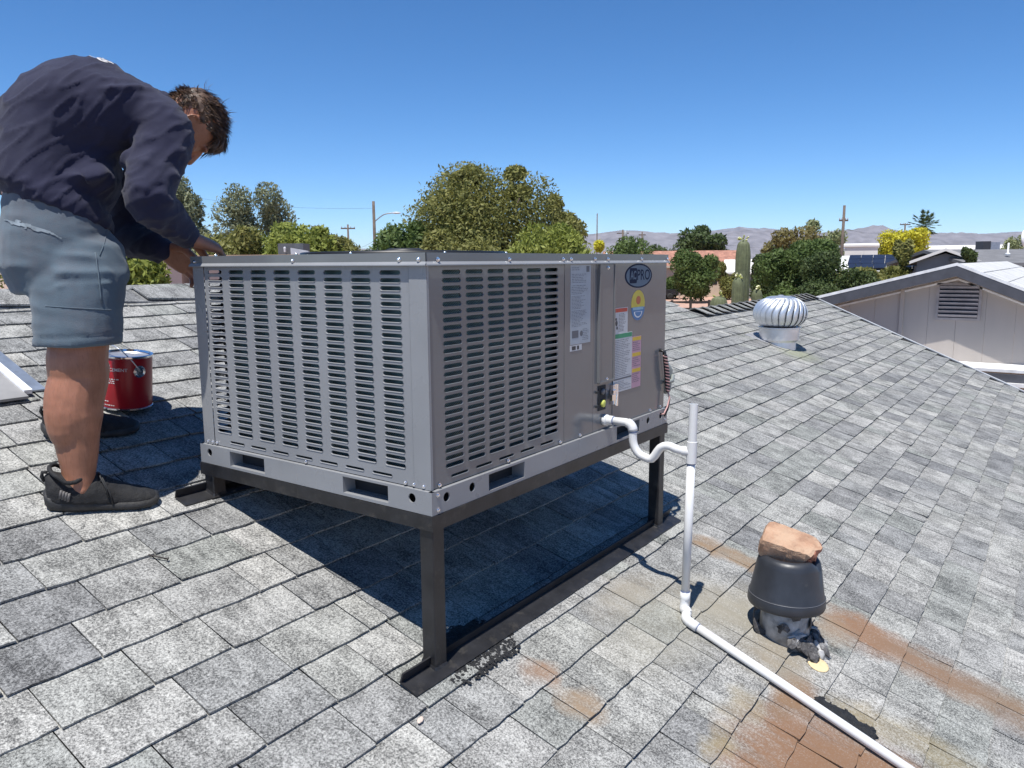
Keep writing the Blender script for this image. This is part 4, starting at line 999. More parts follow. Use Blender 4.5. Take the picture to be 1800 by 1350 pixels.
# --- clothes
def folds(mb, nor, fn):
    mb.v = [v + n*fn(v, n) for v, n in zip(mb.v, nor)]
def ridged(x): return 1 - abs(x)
def seg_fold(v, a, b, wid, amp, ph=0.0, n_=1):
    """a soft ridge running from a to b"""
    ab = b-a; t = (v-a).dot(ab)/ab.length_squared
    if t < -.15 or t > 1.15: return 0
    d = v - (a + ab*t); r = d.length
    env = max(0, 1 - ((t-.5)/.65)**2)
    return amp*env*math.exp(-(r/wid)**2)
sm = MB(); torso(sm, 1.0, .012, low=2)
sm.ell(mid*.45+chest*.55 + PZ*.055 - PF*.025, PRt*.205, (PF*.8+PZ*.45).normalized()*.20, (PZ*.85-PF*.5).normalized()*.125, 24, 16)  # cloth lifted over the back
def tilt(ring, c, k): return [p - PZ*(k*(p-c).dot(PF)) for p in ring]
hm0 = pel + PZ*.085 - PF*.02
sm.ell(at(146,300,2.34), PRt*.150, PF*.105, PZ*.155, 20, 14)   # shirt front hanging under the chest
sm.loft([tilt(ringe(hm0, PRt*.188, PF*.142, 28, 2.3), hm0, .42), tilt(ringe(hm0+PZ*.035, PRt*.186, PF*.146, 28, 2.3), hm0, .38), tilt(ringe(hm0*.35+waist*.65+PZ*.02, PRt*.180, PF*.146, 28, 2.3), hm0, .18), ringe(waist+PZ*.05, PRt*.160, PF*.125, 28, 2.3)])
limb(sm, [chest*.55+neck*.45 + PRt*.10, rsh, rsh*.5+relb*.5, relb, relb*.55+rwri*.45, rwri], [.085,.086,.076,.070,.056,.042], 20)
limb(sm, [chest*.55+neck*.45 - PRt*.10, lsh, lsh*.5+lelb*.5, lelb, lelb*.5+lwri*.5, lwri], [.08,.076,.068,.062,.055,.042], 18)
sm.tube([neck - PF*.06, neck + PF*.012 + PZ*.004], [.088,.072], 18, round_=2)
# the hem hangs forward below the belly
sh, nor = remesh(sm, .0075, 18, .5)
arm_pit = rsh - PZ*.06 - PF*.05; hip_f = pel + PF*.12 + PRt*.08
FD = []
for k in range(7):
    a = arm_pit + PF*(-.02*k) + PRt*.03 - PZ*.006*k; b = waist + PF*(.13-.045*k) + PRt*(.10+.004*k) - PZ*(.03+.01*k)
    FD.append((a, b, .011+.003*(k%3), (.020,.024,.016)[k%3]))
for k in range(4):
    a = chest*.4+neck*.6 + PRt*(.16-.03*k) + PZ*.05; FD.append((a, a - PF*.16 - PZ*(.02+.03*k) + PRt*.05, .010, .012))
for k in range(5):
    c = rsh + (relb-rsh)*(.25+.17*k); w_ = PF*.07 + PZ*.03*(1 if k%2 else -1); FD.append((c - w_ + PRt*.06, c + w_ + PRt*.06, .013, .010))
for k in range(5):
    c = relb + (rwri-relb)*(.1+.18*k); w_ = PZ*.06 + PF*.015*(1 if k%2 else -1); FD.append((c - w_ + PRt*.04, c + w_ + PRt*.04, .010, .009))
for k in range(5):
    c = lelb + (lwri-lelb)*(.1+.2*k); w_ = PZ*.06; FD.append((c - w_, c + w_, .012, .012))
def shirt_fn(v, n):
    q = noise.noise(v*5.0)*.004
    w = V(v.dot(PF+PZ*.8)*6, v.dot(PZ-PF*.8)*26, v.dot(PRt)*10)
    k_ = noise.noise(w); q += (max(0, 1-abs(k_)*3.0)**2)*.0055 - .002
    w2 = V(v.dot(PF*.6-PZ)*24, v.dot(PF+PZ*.6)*7, v.dot(PRt)*16); k2 = noise.noise(w2); q += (max(0, 1-abs(k2)*3.5)**2)*.0018 - .0005
    for a, b, wd, am in FD: q += seg_fold(v, a, b, wd, am)
    return q
folds(sh, nor, shirt_fn)
shirt = sh.build('shirt', M['shirt'], man, True)
# white print on the back of the shirt, laid on the cloth
def nearest_on(o, p, d):
    r = o.ray_cast(p - ORG[o.name], d); return (r[1] + ORG[o.name], r[2]) if r[0] else (None, None)
dgx = bpy.context.evaluated_depsgraph_get(); dgx.update()
def laid_on(o, name, mat, c, e1, e2, d, n1, n2, keepf, parent, lift=.0022):
    """a thin print laid on cloth o: a grid of rays from c along d"""
    pb_ = MB(); G_ = [[nearest_on(o, c + e1*(-1+2*i/n1) + e2*(-1+2*j/n2) - d*.4, d)[0] for j in range(n2+1)] for i in range(n1+1)]
    for i in range(n1):
        for j in range(n2):
            qd = [G_[i][j], G_[i+1][j], G_[i+1][j+1], G_[i][j+1]]
            if all(q is not None for q in qd) and keepf(-1+2*(i+.5)/n1, -1+2*(j+.5)/n2): pb_.add([q - d*lift for q in qd], [(0,1,2,3)])
    return pb_.build(name, mat, parent, True) if pb_.f else None
laid_on(shirt, 'back_print', M['print_white'], at(178,112,2.30), PF*.030, PRt*.020, -PZ, 14, 10, lambda x, y: not (.25 < (x-.25)**2/.45+y*y/.5 < .6 and y < .6) and (x > -.4 or abs(y) < .35), man)
# shorts
sp = MB()
sp.loft([ringe(pel + PZ*.17 - PF*.03, PRt*.160, PF*.118, 28, 2.3), ringe(pel + PZ*.08 - PF*.03, PRt*.178, PF*.134, 28, 2.3), ringe(pel + PZ*.02 - PF*.03, PRt*.192, PF*.148, 28, 2.3), ringe(pel - PZ*.06 - PF*.03, PRt*.205, PF*.160, 28, 2.3), ringe(pel - PZ*.14 - PF*.01, PRt*.205, PF*.145, 28, 2.3)])
for (hip, kn, sg) in ((rhip, rknee, 1), (lhip, lknee, -1)):
    hem_c = kn + PZ*.072; d = (hem_c-hip)
    sp.loft([ringe(hip*.6+pel*.4 + PZ*.06, PRt*.06, PF*.08, 24), ringe(hip*.85+pel*.15 + PZ*.0, PRt*.100, PF*.125, 24), ringe(hip - PZ*.08 + PF*.002, PRt*.112, PF*.136, 24), ringe(hip + d*.45 + PF*.006, PRt*.106, PF*.122, 24), ringe(hip + d*.75 + PF*.006, PRt*.105, PF*.115, 24), ringe(hem_c + PF*.004, PRt*.106, PF*.112, 24)])
sq, nor = remesh(sp, .007, 4, .5)
hemz = rknee.z + .08
SF = [(rhip + PRt*.10 - PF*.12 + PZ*.03, rhip + PRt*.11 + PF*.11 - PZ*.015, .007, .008), (rhip + PRt*.11 - PF*.10 - PZ*.115, rhip + PRt*.11 + PF*.10 - PZ*.105, .006, .006), (rhip + PRt*.11 - PF*.03 - PZ*.10, rhip + PRt*.11 - PF*.025 - PZ*.2, .005, .004), (rhip + PRt*.10 - PF*.09 - PZ*.02, rhip + PRt*.10 + PF*.10 - PZ*.04, .012, .007), (rhip + PRt*.10 - PF*.11 - PZ*.06, rhip + PRt*.10 + PF*.03 - PZ*.09, .013, .010), (rhip + PRt*.10 - PF*.08 - PZ*.085, rhip + PRt*.10 + PF*.08 - PZ*.075, .010, .008),
      (rknee + PRt*.11 - PF*.10 + PZ*.17, rknee + PRt*.11 + PF*.05 + PZ*.10, .012, .008), (rknee + PRt*.11 - PF*.12 + PZ*.14, rknee + PRt*.11 + PF*.02 + PZ*.085, .009, .006), (rhip + PRt*.10 + PF*.02 + PZ*.0, rhip + PRt*.10 + PF*.09 - PZ*.13, .008, .004)]
def shorts_fn(v, n):
    q = noise.noise(v*8)*.005 + (ridged(noise.noise(V(v.dot(PF)*8, v.dot(PRt)*8, v.z*22)))*.006 - .0035)
    for a, b, wd, am in SF: q += seg_fold(v, a, b, wd, am)
    if abs(v.z - (hemz+.020)) < .0035 and n.z > -.5: q -= .0022
    return q
folds(sq, nor, shorts_fn)
shorts = sq.build('shorts', M['shorts'], man, True)
def f(b):                                  # pocket seam and belt loop on the visible side
    for (dx, z0, z1) in ((.035,-.16,-.02),):
        pts = []
        for k in range(9):
            z = z0 + (z1-z0)*k/8; p = rhip + PF*dx + PZ*z + PRt*.5; h, nn = nearest_on(shorts, p, -PRt)
            if h: pts.append(h + PRt*.001)
        if len(pts) > 2: b.tube(pts, .0022, 5)
def seam(b, P):
    pts = []
    for p in P:
        h_, nn = nearest_on(shorts, p + PRt*.5, -PRt)
        if h_: pts.append(h_ + PRt*.0008)
    if len(pts) > 2: b.tube(pts, .0016, 5)
sv = MB(); f(sv)
seam(sv, [rhip + PF*(.045+.006*k) + PZ*(-.03+.012*k) for k in range(8)]); seam(sv, [rhip + PF*(-.10+.02*k) + PZ*(-.165-.002*k) for k in range(9)])
if sv.f: sv.build('side_seam', M['shorts'], shorts, True)
def smear(sd, a0): return lambda x, y: abs(y + .5*noise.noise(V(x*2.5+sd, 0, a0))) < (.62-.5*abs(x))*(.75+.8*noise.noise(V(x*4+sd, y*2.5, a0)))
WP = pmat('dried white paint', (.215,.255,.285), .8, 0, .25, 30)
laid_on(shorts, 'paint_mark', WP, at(30,392,2.1), RT*.085+UP*-.026, UP*.016, FW, 44, 16, smear(1,2), shorts)
laid_on(shorts, 'paint_mark', WP, at(185,482,2.1), RT*.036+UP*.014, UP*.020, FW, 26, 16, smear(4,1), shorts)
laid_on(shorts, 'paint_mark', WP, at(188,463,2.1), RT*.018+UP*.005, UP*.008, FW, 16, 8, smear(7,3), shorts)
# hair: a cap with tufts
hm = MB()
hm.ell(hc + HU*.026 - HF*.020, HS*.0765, HF*.092, HU*.085, 24, 16)
hm.ell(hc + HU*.066 + HF*.030, HS*.060, HF*.056, HU*.034, 18, 12)
hcap, nor = remesh(hm, .006, 2)
hcap.v = [v + n*(noise.noise(v*45)*.006) for v, n in zip(hcap.v, nor)]
hr = random.Random(21)
def hairy(v, slack=0.0):
    l = v - hc; fu, ff, fs_ = l.dot(HU), l.dot(HF), l.dot(HS)
    if fu < max(-.058, .95*(ff+.012)) + slack: return False
    return not (abs(fs_) > .048 and ff > -.040 and fu < .020 + slack)
hcap.f = [f_ for f_ in hcap.f if all(hairy(hcap.v[i_], -.004) for i_ in f_)]
base_v = [(v, (v-hc).normalized()) for v in hcap.v if hairy(v)]
tuft = MB()
hcx = hc
for k in range(2600):
    v, n = hr.choice(base_v)
    l = v - hcx; fu, ff, fs_ = l.dot(HU), l.dot(HF), l.dot(HS)
    ln = hr.uniform(.010,.022) + (.014 if fu > .05 else 0)
    flow = HF*(.75 if fu > .03 else -.1) + HU*(.30 if ff < .03 else -.35)
    if fu < .03: flow = -HU*.65 - HF*.25
    d = (n*hr.uniform(.12,.5) + flow*.85 + V(hr.uniform(-1,1),hr.uniform(-1,1),hr.uniform(-1,1))*.22).normalized()
    if hr.random() < .03 and fu > .01 and ff < .03: d = (n + V(hr.uniform(-1,1),hr.uniform(-1,1),hr.uniform(-.2,1))*.4 + V(0,0,.4)).normalized(); ln *= 1.5
    sd = d.cross(n); sd = sd.normalized() if sd.length > 1e-4 else d.orthogonal().normalized()
    w = hr.uniform(.0010,.0024); dr2 = (d + flow*.5).normalized(); up_ = d.cross(sd)*w*.6
    p0 = v - n*.003; p1 = v + d*ln*.55; p2 = v + d*ln*.55 + dr2*ln*.5
    tuft.add([p0-sd*w, p0+sd*w, p0+up_, p1-sd*w*.8, p1+sd*w*.8, p1+up_*.8, p2], [(0,1,4,3),(1,2,5,4),(2,0,3,5),(3,4,6),(4,5,6),(5,3,6)])
# fringe falling over the forehead
for k in range(420):
    s_ = hr.uniform(-1,1); p0 = hc + HU*(.088-.018*s_*s_+hr.uniform(-.02,.012)) + HF*(.058+hr.uniform(-.02,.016)) + HS*.056*s_
    d = (HF*.55 - HU*.75 + HS*hr.uniform(-.35,.35)).normalized(); ln = hr.uniform(.035,.058)
    n = (p0-hc).normalized(); sd = d.cross(n).normalized(); w = hr.uniform(.0012,.0026)
    p1 = p0 + d*ln*.5 + n*.007; p2 = p0 + d*ln + n*hr.uniform(-.002,.008)
    tuft.add([p0-sd*w, p0+sd*w, p0+n*w, p1-sd*w, p1+sd*w, p1+n*w, p2], [(0,1,4,3),(1,2,5,4),(2,0,3,5),(3,4,6),(4,5,6),(5,3,6)])
keep = MB(); keep.v = hcap.v + tuft.v; keep.f = hcap.f + [tuple(i+len(hcap.v) for i in f) for f in tuft.f]; keep.mi = [0]*len(keep.f)
keep.build('hair', M['hair'], man, False)
# shoes
def shoe(an, fdir):
    fdir = Vector(fdir).normalized(); sd = fdir.cross(PZ).normalized()
    heel = V(an.x, an.y, 0) - fdir*.078
    def gz(p): return ROOF0 + p.y/CS*SN + .0125
    L_ = .288
    def pt(s, w, h):                       # s along 0..1, w sideways, h above the roof
        p = heel + fdir*(L_*s) + sd*w; return V(p.x, p.y, gz(p) + h)
    sole = MB(); rings = []
    for s, w, h0, h1 in ((-.035,.020,.016,.036),(.0,.032,.003,.040),(.10,.039,0,.040),(.25,.041,.0,.036),(.42,.041,.0,.030),(.60,.046,.0,.025),(.78,.048,.0,.023),(.90,.041,.002,.023),(.97,.028,.007,.024),(1.0,.014,.012,.023)):
        rings.append([pt(s,-w*.86,h0), pt(s,0,h0), pt(s,w*.86,h0), pt(s,w*1.04,h0+(h1-h0)*.3), pt(s,w*1.06,h0+(h1-h0)*.65), pt(s,w*.94,h1), pt(s,0,h1+.004), pt(s,-w*.94,h1), pt(s,-w*1.06,h0+(h1-h0)*.65), pt(s,-w*1.04,h0+(h1-h0)*.3)])
    sole.loft(rings)
    root = sole.build('shoe', M['sole'], man, True)
    up = MB(); rings = []
    for s, w, h0, h1 in ((-.012,.026,.030,.088),(.05,.040,.028,.100),(.15,.046,.026,.092),(.28,.047,.024,.088),(.42,.046,.022,.094),(.52,.046,.020,.080),(.65,.044,.018,.058),(.80,.043,.016,.044),(.91,.034,.016,.036),(.975,.019,.016,.028)):
        r_ = []
        for k in range(14):
            a = -.25 + (pi+.5)*k/13; r_.append(pt(s, w*cos(a), h0 + (h1-h0)*max(0, sin(a))**.75))
        rings.append(r_ + [pt(s,0,h0-.004)])
    up.loft(rings)
    u2, nn = remesh(up, .005, 2)
    u2.v = [v + n*noise.noise(v*60)*.0015 for v, n in zip(u2.v, nn)]
    u_o = u2.build('upper', M['shoe'], root, True)
    col_ = MB(); col_.tube([pt(.19+.155*cos(a), 0.045*sin(a), .090+.012*(cos(a)**2)+(.008 if cos(a) < -.5 else 0)) for a in [2*pi*k/20 for k in range(21)]], .0062, 8); col_.build('collar', M['shoe'], root, True)
    lc_ = MB()
    for k in range(4):
        s = .46+.055*k; h = .088-.0105*k; lc_.tube([pt(s,-.026,h-.008), pt(s+.01,0,h+.003), pt(s+.004,.026,h-.008)], .0028, 6)
    lc_.tube([pt(.47,.01,.094), pt(.49,.034,.085), pt(.53,.046,.055), pt(.545,.049,.022)], .0026, 6); lc_.tube([pt(.47,.008,.094), pt(.46,.03,.098), pt(.50,.045,.07), pt(.51,.047,.045)], .0026, 6)
    lc_.build('laces', pmat('black lace', (.02,.02,.021), .7), root, True)
    pl_ = MB(); pl_.tube([pt(.02,0,.100), pt(-.025,0,.100), pt(-.034,0,.088), pt(-.012,0,.074)], .0055, 6); pl_.build('heel_loop', M['shoe'], root, True)
    st_ = MB()
    for k in range(4): st_.obox(pt(.10+.022*k, .0445+.0006*k, .058-.003*k), fdir*.0032, (PZ*.012 + fdir*.003), sd*.0014)
    st_.build('heel_stripes', pmat('grey stripe', (.13,.12,.115), .6), root, True)
shoe(rank, V(.93,-.35,0)); shoe(lank, V(.96,-.15,0))

# ------------------------------------------------------------------ ground and far country
gm, N, L, b_ = newmat('desert ground')
g = N.new('ShaderNodeNewGeometry').outputs['Position']
f1 = noise_(N, L, g, .05, 5, .6); r1_ = ramp(N, [(.35,(.30,.20,.15)),(.5,(.40,.28,.21)),(.65,(.33,.27,.20))]); L.new(f1, r1_.inputs[0])
f2 = noise_(N, L, g, 3, 5, .7); r2_ = ramp(N, [(.3,.75),(.7,1.1)]); L.new(f2, r2_.inputs[0])
L.new(mix(N, L, r1_.outputs[0], r2_.outputs[0], 1.0, 'MULTIPLY'), b_.inputs['Base Color']); b_.inputs['Roughness'].default_value = .95
mb = MB(); G = 12000
mb.add([(-300,-G,0),(G,-G,0),(G,G,0),(-300,G,0)], [(0,1,2,3)])
kind(mb.build('ground', gm), 'structure')
# pink gravel yard and road, laid as sheets
def sheet(name, u0, u1, d0, d1, h, mat):
    b = MB(); P = [gnd(u0,d0), gnd(u1,d0), gnd(u1,d1), gnd(u0,d1)]; b.add([p+V(0,0,h) for p in P], [(0,1,2,3)]); return kind(b.build(name, mat), 'structure')
sheet('gravel_yard', 1120, 1420, 70, 112, .012, pmat('pink gravel', (.46,.29,.22), .95, 0, .12, 2.0, .3, 30))
sheet('road', -300, 2100, 116, 126, .008, pmat('asphalt', (.07,.07,.07), .9, 0, .1, 2))
# mountains
def ridge(name, d, pts, col, seed, depth=900):
    b = MB(); us = []; rows_ = 8; n = 260
    u0, u1 = -200, 2050; rs = random.Random(seed)
    grid = []
    for j in range(rows_+1):
        row = []
        for i in range(n+1):
            u = u0 + (u1-u0)*i/n
            v = None
            for (ua, va), (ub, vb) in zip(pts, pts[1:]):
                if ua <= u <= ub: t = (u-ua)/(ub-ua); t = t*t*(3-2*t); v = va*(1-t)+vb*t
            top = hgt(u, v, d) if v else 20
            p = gnd(u, d); out = V(p.x-CAM.x, p.y-CAM.y, 0).normalized()
            s_ = j/rows_
            q = p - out*depth*(1-s_)
            z = top*(s_**1.15) + noise.noise(V(u*.035, s_*3, seed))*top*.10*sin(pi*s_)*1.5 + noise.noise(V(u*.11, s_*6, seed))*top*.05
            row.append(V(q.x, q.y, max(z, -2) if j else -5))
        grid.append(row)
    for row in grid: b.v += row
    for j in range(rows_):
        for i in range(n): a = j*(n+1)+i; b.f.append((a, a+1, a+n+2, a+n+1)); b.mi.append(0)
    return kind(b.build(name, pmat(name+' rock', col, .95, 0, .22, .012), None, True), 'structure')  # rock colour also carries the mauve grey of distant haze
ridge('mountains', 5200, [(-200,449),(300,449),(560,446),(600,437),(640,437),(700,444),(960,440),(1030,412),(1100,405),(1180,410),(1240,412),(1310,404),(1360,406),(1420,412),(1480,405),(1505,402),(1540,396),(1575,405),(1630,411),(1690,409),(1740,413),(1800,410),(2050,414)], (.185,.175,.19), 2)
ridge('mountains', 8200, [(-200,450),(400,450),(700,446),(1000,436),(1140,418),(1240,406),(1300,400),(1345,402),(1450,410),(1600,408),(1720,411),(1800,407),(2050,408)], (.18,.175,.195), 5)

# ------------------------------------------------------------------ plants
import numpy as np
def leaf_mat(name, c0, c1, trans=.35):
    m, N, L, b = newmat(name)
    g = N.new('ShaderNodeNewGeometry').outputs['Position']
    f = noise_(N, L, g, .9, 3, .6); f2 = noise_(N, L, g, 7, 2, .6)
    r = ramp(N, [(.36, c0), (.64, c1)]); L.new(math_(N, L, 'ADD', math_(N, L, 'MULTIPLY', f, .55), math_(N, L, 'MULTIPLY', f2, .45)), r.inputs[0])
    L.new(r.outputs[0], b.inputs['Base Color']); b.inputs['Roughness'].default_value = .6; b.inputs['Specular IOR Level'].default_value = .3
    t = N.new('ShaderNodeBsdfTranslucent'); L.new(r.outputs[0], t.inputs[0]); mx = N.new('ShaderNodeMixShader'); mx.inputs[0].default_value = trans
    out = N['Material Output']; L.new(b.outputs[0], mx.inputs[1]); L.new(t.outputs[0], mx.inputs[2]); L.new(mx.outputs[0], out.inputs[0])
    return m
LM = {'olive': leaf_mat('olive leaf', (0.122,0.138,0.035), (0.309,0.293,0.090)), 'grey': leaf_mat('grey green leaf', (0.138,0.163,0.090), (0.326,0.342,0.203)),
      'green': leaf_mat('green leaf', (.058,.098,.024), (.155,.215,.062)), 'dark': leaf_mat('dark green leaf', (.042,.070,.022), (.115,.155,.052)),
      'yellow': leaf_mat('yellow blossom', (0.414,0.359,0.028), (0.750,0.718,0.069)), 'lime': leaf_mat('lime leaf', (0.152,0.193,0.034), (0.345,0.373,0.083)), 'rust': leaf_mat('rust green leaf', (.15,.13,.045), (.27,.23,.085)), 'pale': leaf_mat('pale feathery leaf', (0.193,0.221,0.097), (0.386,0.414,0.207))}
BARK = pmat('bark', (.11,.085,.065), .9, 0, .3, 4, .4, 20)
def tree(name, label, u, d, vtop, wpx, leaf, cat='tree', seed=0, n=5200, ls=.17, blobs=16, trunk=True, low=.28, group=None, droop=0.0, shape=None, gaps=.0, bare=.0):
    rs = np.random.RandomState(seed + 17); n = int(n*1.9); ls = ls*1.08
    base = gnd(u, d); H = hgt(u, vtop, d); W_ = wpx/FPX*d; R_ = W_/2
    z0 = H*low if low < 1 else low
    cx = V(base.x, base.y, (H+z0)/2); rz = (H-z0)/2
    B = []
    if shape:
        for (dx, dz, r) in shape: B.append((np.array([base.x, base.y, 0]) + np.array(RT)*dx*W_ + np.array([rs.uniform(-.2,.2)*W_*.4, rs.uniform(-.2,.2)*W_*.4, dz*H]), r*W_))
    for k in range(blobs):
        a = rs.uniform(0, 2*pi); h = rs.uniform(-.85, .80); rr = R_*.72*sqrt(max(.05, 1-h*h*.8))*sqrt(rs.uniform(.1,1))
        B.append((np.array([base.x+rr*cos(a), base.y+rr*sin(a), cx.z + h*rz*.80]), R_*rs.uniform(.30,.48)*(1.0 if h < .5 else .8)))
    idx = rs.randint(0, len(B), n); C_ = np.array([b[0] for b in B])[idx]; RB = np.array([b[1] for b in B])[idx]
    dv = rs.normal(size=(n,3)); dv /= np.linalg.norm(dv, axis=1)[:,None]
    rad = RB*(rs.uniform(.18,1,n)**.42)*(1 + .09*rs.normal(size=n)*(rs.uniform(size=n) < .25))
    P = C_ + dv*rad[:,None]*np.array([1,1,min(1.15, rz/R_ if R_ else 1)])
    rad2 = np.linalg.norm(P[:,:2]-np.array([base.x,base.y]), axis=1); P[:,:2] = np.array([base.x,base.y]) + (P[:,:2]-np.array([base.x,base.y]))*(R_/np.percentile(rad2, 97))
    zl_, zh_ = np.percentile(P[:,2], 1.0), np.percentile(P[:,2], 99.5); P[:,2] = z0 + (P[:,2]-zl_)*(H-z0)/(zh_-zl_)
    if droop: P[:,2] -= droop*(np.linalg.norm(P[:,:2]-np.array([base.x,base.y]), axis=1)/R_)**2*rz
    P[:,2] = np.clip(P[:,2], .12, H*1.02)
    x = rs.normal(size=(n,3)); x /= np.linalg.norm(x, axis=1)[:,None]
    if droop: x[:,2] -= .9; x /= np.linalg.norm(x, axis=1)[:,None]
    y = np.cross(x, dv + rs.normal(size=(n,3))*.5); y /= np.maximum(np.linalg.norm(y, axis=1), 1e-6)[:,None]
    s_ = ls*rs.uniform(.5,1.3,n)[:,None]
    v = np.stack([P - x*s_, P + y*s_*.42, P + x*s_, P - y*s_*.42], 1).reshape(-1,3)
    root = thing(name, label, cat, base, group)
    me = bpy.data.meshes.new('crown'); me.from_pydata((v - np.array(base)).tolist(), [], np.arange(4*n).reshape(n,4).tolist()); me.materials.append(LM[leaf]); me.update()
    o = bpy.data.objects.new('crown', me); COL.objects.link(o); o.parent = root
    tb = MB(); tr_ = max(.06, W_*.028)
    fk = base + V(0,0,z0*.9+.2)
    tb.tube([base - V(0,0,.2), base + V(rs.uniform(-.1,.1),rs.uniform(-.1,.1),z0*.5), fk], [tr_*1.3,tr_,tr_*.8], 8)
    for k in range(7):
        q = B[rs.randint(len(B))][0]; q = Vector(q); tb.tube([fk - V(0,0,.1), fk.lerp(q,.5) + V(rs.uniform(-.2,.2),rs.uniform(-.2,.2),.15*R_), q], [tr_*.6,tr_*.38,tr_*.12], 6)
    tb.build('trunk', BARK, root, True)
    return root
TR = 'trees and shrubs beyond the roof'
tree('tree', 'large round olive-green tree rising above the air conditioner', 868, 60, 298, 285, 'olive', seed=1, n=26000, ls=.155, blobs=26, low=.22, group=TR, shape=[(-.30,.66,.20),(-.36,.52,.17),(-.18,.80,.20),(-.02,.84,.19),(.12,.80,.18),(.25,.66,.17),(0,.6,.25),(-.2,.5,.2),(.2,.48,.2),(-.06,.92,.07),(.08,.93,.06),(-.16,.90,.06),(.22,.82,.07)])
tree('tree', 'smaller olive tree at the right shoulder of the large round tree', 1000, 62, 348, 82, 'olive', seed=2, n=4200, ls=.19, blobs=12, low=.2, group=TR)
tree('tree', 'drooping yellow-green tree in front of the large round tree', 945, 50, 392, 190, 'lime', seed=3, n=12000, ls=.15, blobs=18, low=.1, droop=.35, group=TR)
tree('tree', 'grey-green tree with two airy crowns left of the street lamp', 450, 78, 330, 128, 'grey', seed=4, n=8000, ls=.18, blobs=4, low=.3, group=TR, shape=[(-.10,.84,.16),(-.18,.72,.15),(-.28,.60,.13),(.22,.74,.14),(.28,.62,.14),(.05,.55,.2),(-.05,.65,.15),(.36,.52,.1)])
tree('tree', 'bushy olive tree under the two airy crowns', 470, 56, 396, 150, 'lime', seed=5, n=5200, ls=.19, blobs=16, low=.1, group=TR)
tree('tree', 'rust-tinged bush between the airy tree and the small utility pole', 580, 58, 403, 90, 'rust', seed=6, n=3600, ls=.18, blobs=12, low=.1, group=TR)
tree('tree', 'dark clumpy tree showing behind the man\'s hands', 330, 72, 316, 84, 'grey', seed=7, n=6500, ls=.18, blobs=3, low=.3, group=TR, shape=[(-.12,.84,.26),(.05,.76,.24),(.34,.60,.22),(.1,.52,.28),(.38,.5,.14)])
tree('tree', 'low olive tree just right of the man\'s hands', 400, 50, 412, 110, 'olive', seed=8, n=4200, ls=.18, blobs=14, low=.1, group=TR)
tree('tree', 'low olive bush seen between the man\'s arms', 255, 54, 392, 110, 'lime', seed=28, n=3600, ls=.18, blobs=14, low=.1, group=TR)
tree('tree', 'fresh green tree right beside the street lamp pole', 705, 56, 394, 130, 'green', seed=9, n=5200, ls=.20, blobs=16, low=.15, group=TR)
tree('tree', 'low dense olive tree filling the gap left of the rooftop cooler', 425, 46, 404, 130, 'olive', seed=31, n=5200, ls=.16, blobs=18, low=.05, group=TR)
tree('tree', 'low dense green tree right behind the rooftop cooler', 535, 47, 400, 130, 'lime', seed=32, n=5200, ls=.16, blobs=18, low=.05, group=TR)
tree('tree', 'low olive tree just left of the street lamp pole', 612, 49, 418, 100, 'olive', seed=33, n=4200, ls=.16, blobs=16, low=.05, group=TR)
tree('tree', 'olive tree low in front of the large round tree', 800, 52, 408, 150, 'olive', seed=34, n=5200, ls=.17, blobs=18, low=.05, group=TR)
for q_, (u_, d_, v_, w_, l_, lb_) in enumerate(((-420,70,405,190,'grey','broad grey-green tree far left outside the man\'s back'), (-230,60,395,150,'olive','olive tree further left than the man'), (-60,75,385,150,'lime','lime-green tree hidden behind the man\'s back'), (110,66,400,150,'olive','olive tree hidden behind the man\'s shorts'))):
    tree('tree', lb_, u_, d_, v_, w_, l_, seed=50+q_, n=4000, ls=.19, blobs=16, low=.1, group=TR)
tree('shrub', 'yellow-green shrub beyond the ridge right of the man\'s shorts', 240, 22, 452, 120, 'lime', 'shrub', seed=10, n=3600, ls=.10, blobs=16, low=.35, group=TR)
tree('shrub', 'small yellow flowering shrub right of the large round tree', 1048, 82, 424, 42, 'yellow', 'shrub', seed=11, n=1800, ls=.18, blobs=8, low=.2, group=TR)
tree('shrub', 'green hedge-like shrub above the far end of the unit', 1110, 88, 418, 96, 'green', 'shrub', seed=12, n=3600, ls=.2, blobs=12, low=.2, group=TR)
tree('tree', 'dark green round tree behind the tiled roof', 1245, 108, 399, 104, 'dark', seed=13, n=5600, ls=.27, blobs=16, low=.25, group=TR)
tree('tree', 'green tree on the gravel in front of the tiled roof', 1234, 84, 440, 96, 'green', seed=14, n=8500, ls=.17, blobs=18, low=.12, group=TR)
tree('shrub', 'green shrub before the cream wall left of the gravel tree', 1190, 94, 474, 46, 'green', 'shrub', seed=41, n=1800, ls=.2, blobs=10, low=.05, group=TR)
tree('shrub', 'olive shrub before the cream wall right of the gravel tree', 1283, 90, 462, 44, 'olive', 'shrub', seed=42, n=1800, ls=.2, blobs=10, low=.05, group=TR)
tree('shrub', 'dark shrub right behind the tall cactus', 1345, 62, 450, 76, 'dark', 'shrub', seed=15, n=5200, ls=.15, blobs=12, low=.05, group=TR)
tree('tree', 'olive tree with a rusty top right of the cactus', 1395, 92, 404, 118, 'rust', seed=16, n=4600, ls=.23, blobs=14, low=.45, group=TR)
tree('tree', 'broad mid-green tree between cactus and neighbour roof', 1402, 52, 424, 140, 'green', seed=17, n=12000, ls=.13, blobs=20, low=.05, group=TR)
tree('tree', 'pale feathery tree left of the tall utility pole', 1445, 112, 388, 84, 'pale', seed=18, n=2600, ls=.28, blobs=12, low=.3, group=TR)
tree('tree', 'dark green hedge tree touching the neighbour\'s roof edge', 1470, 47, 446, 130, 'dark', seed=19, n=11000, ls=.12, blobs=18, low=.02, group=TR)
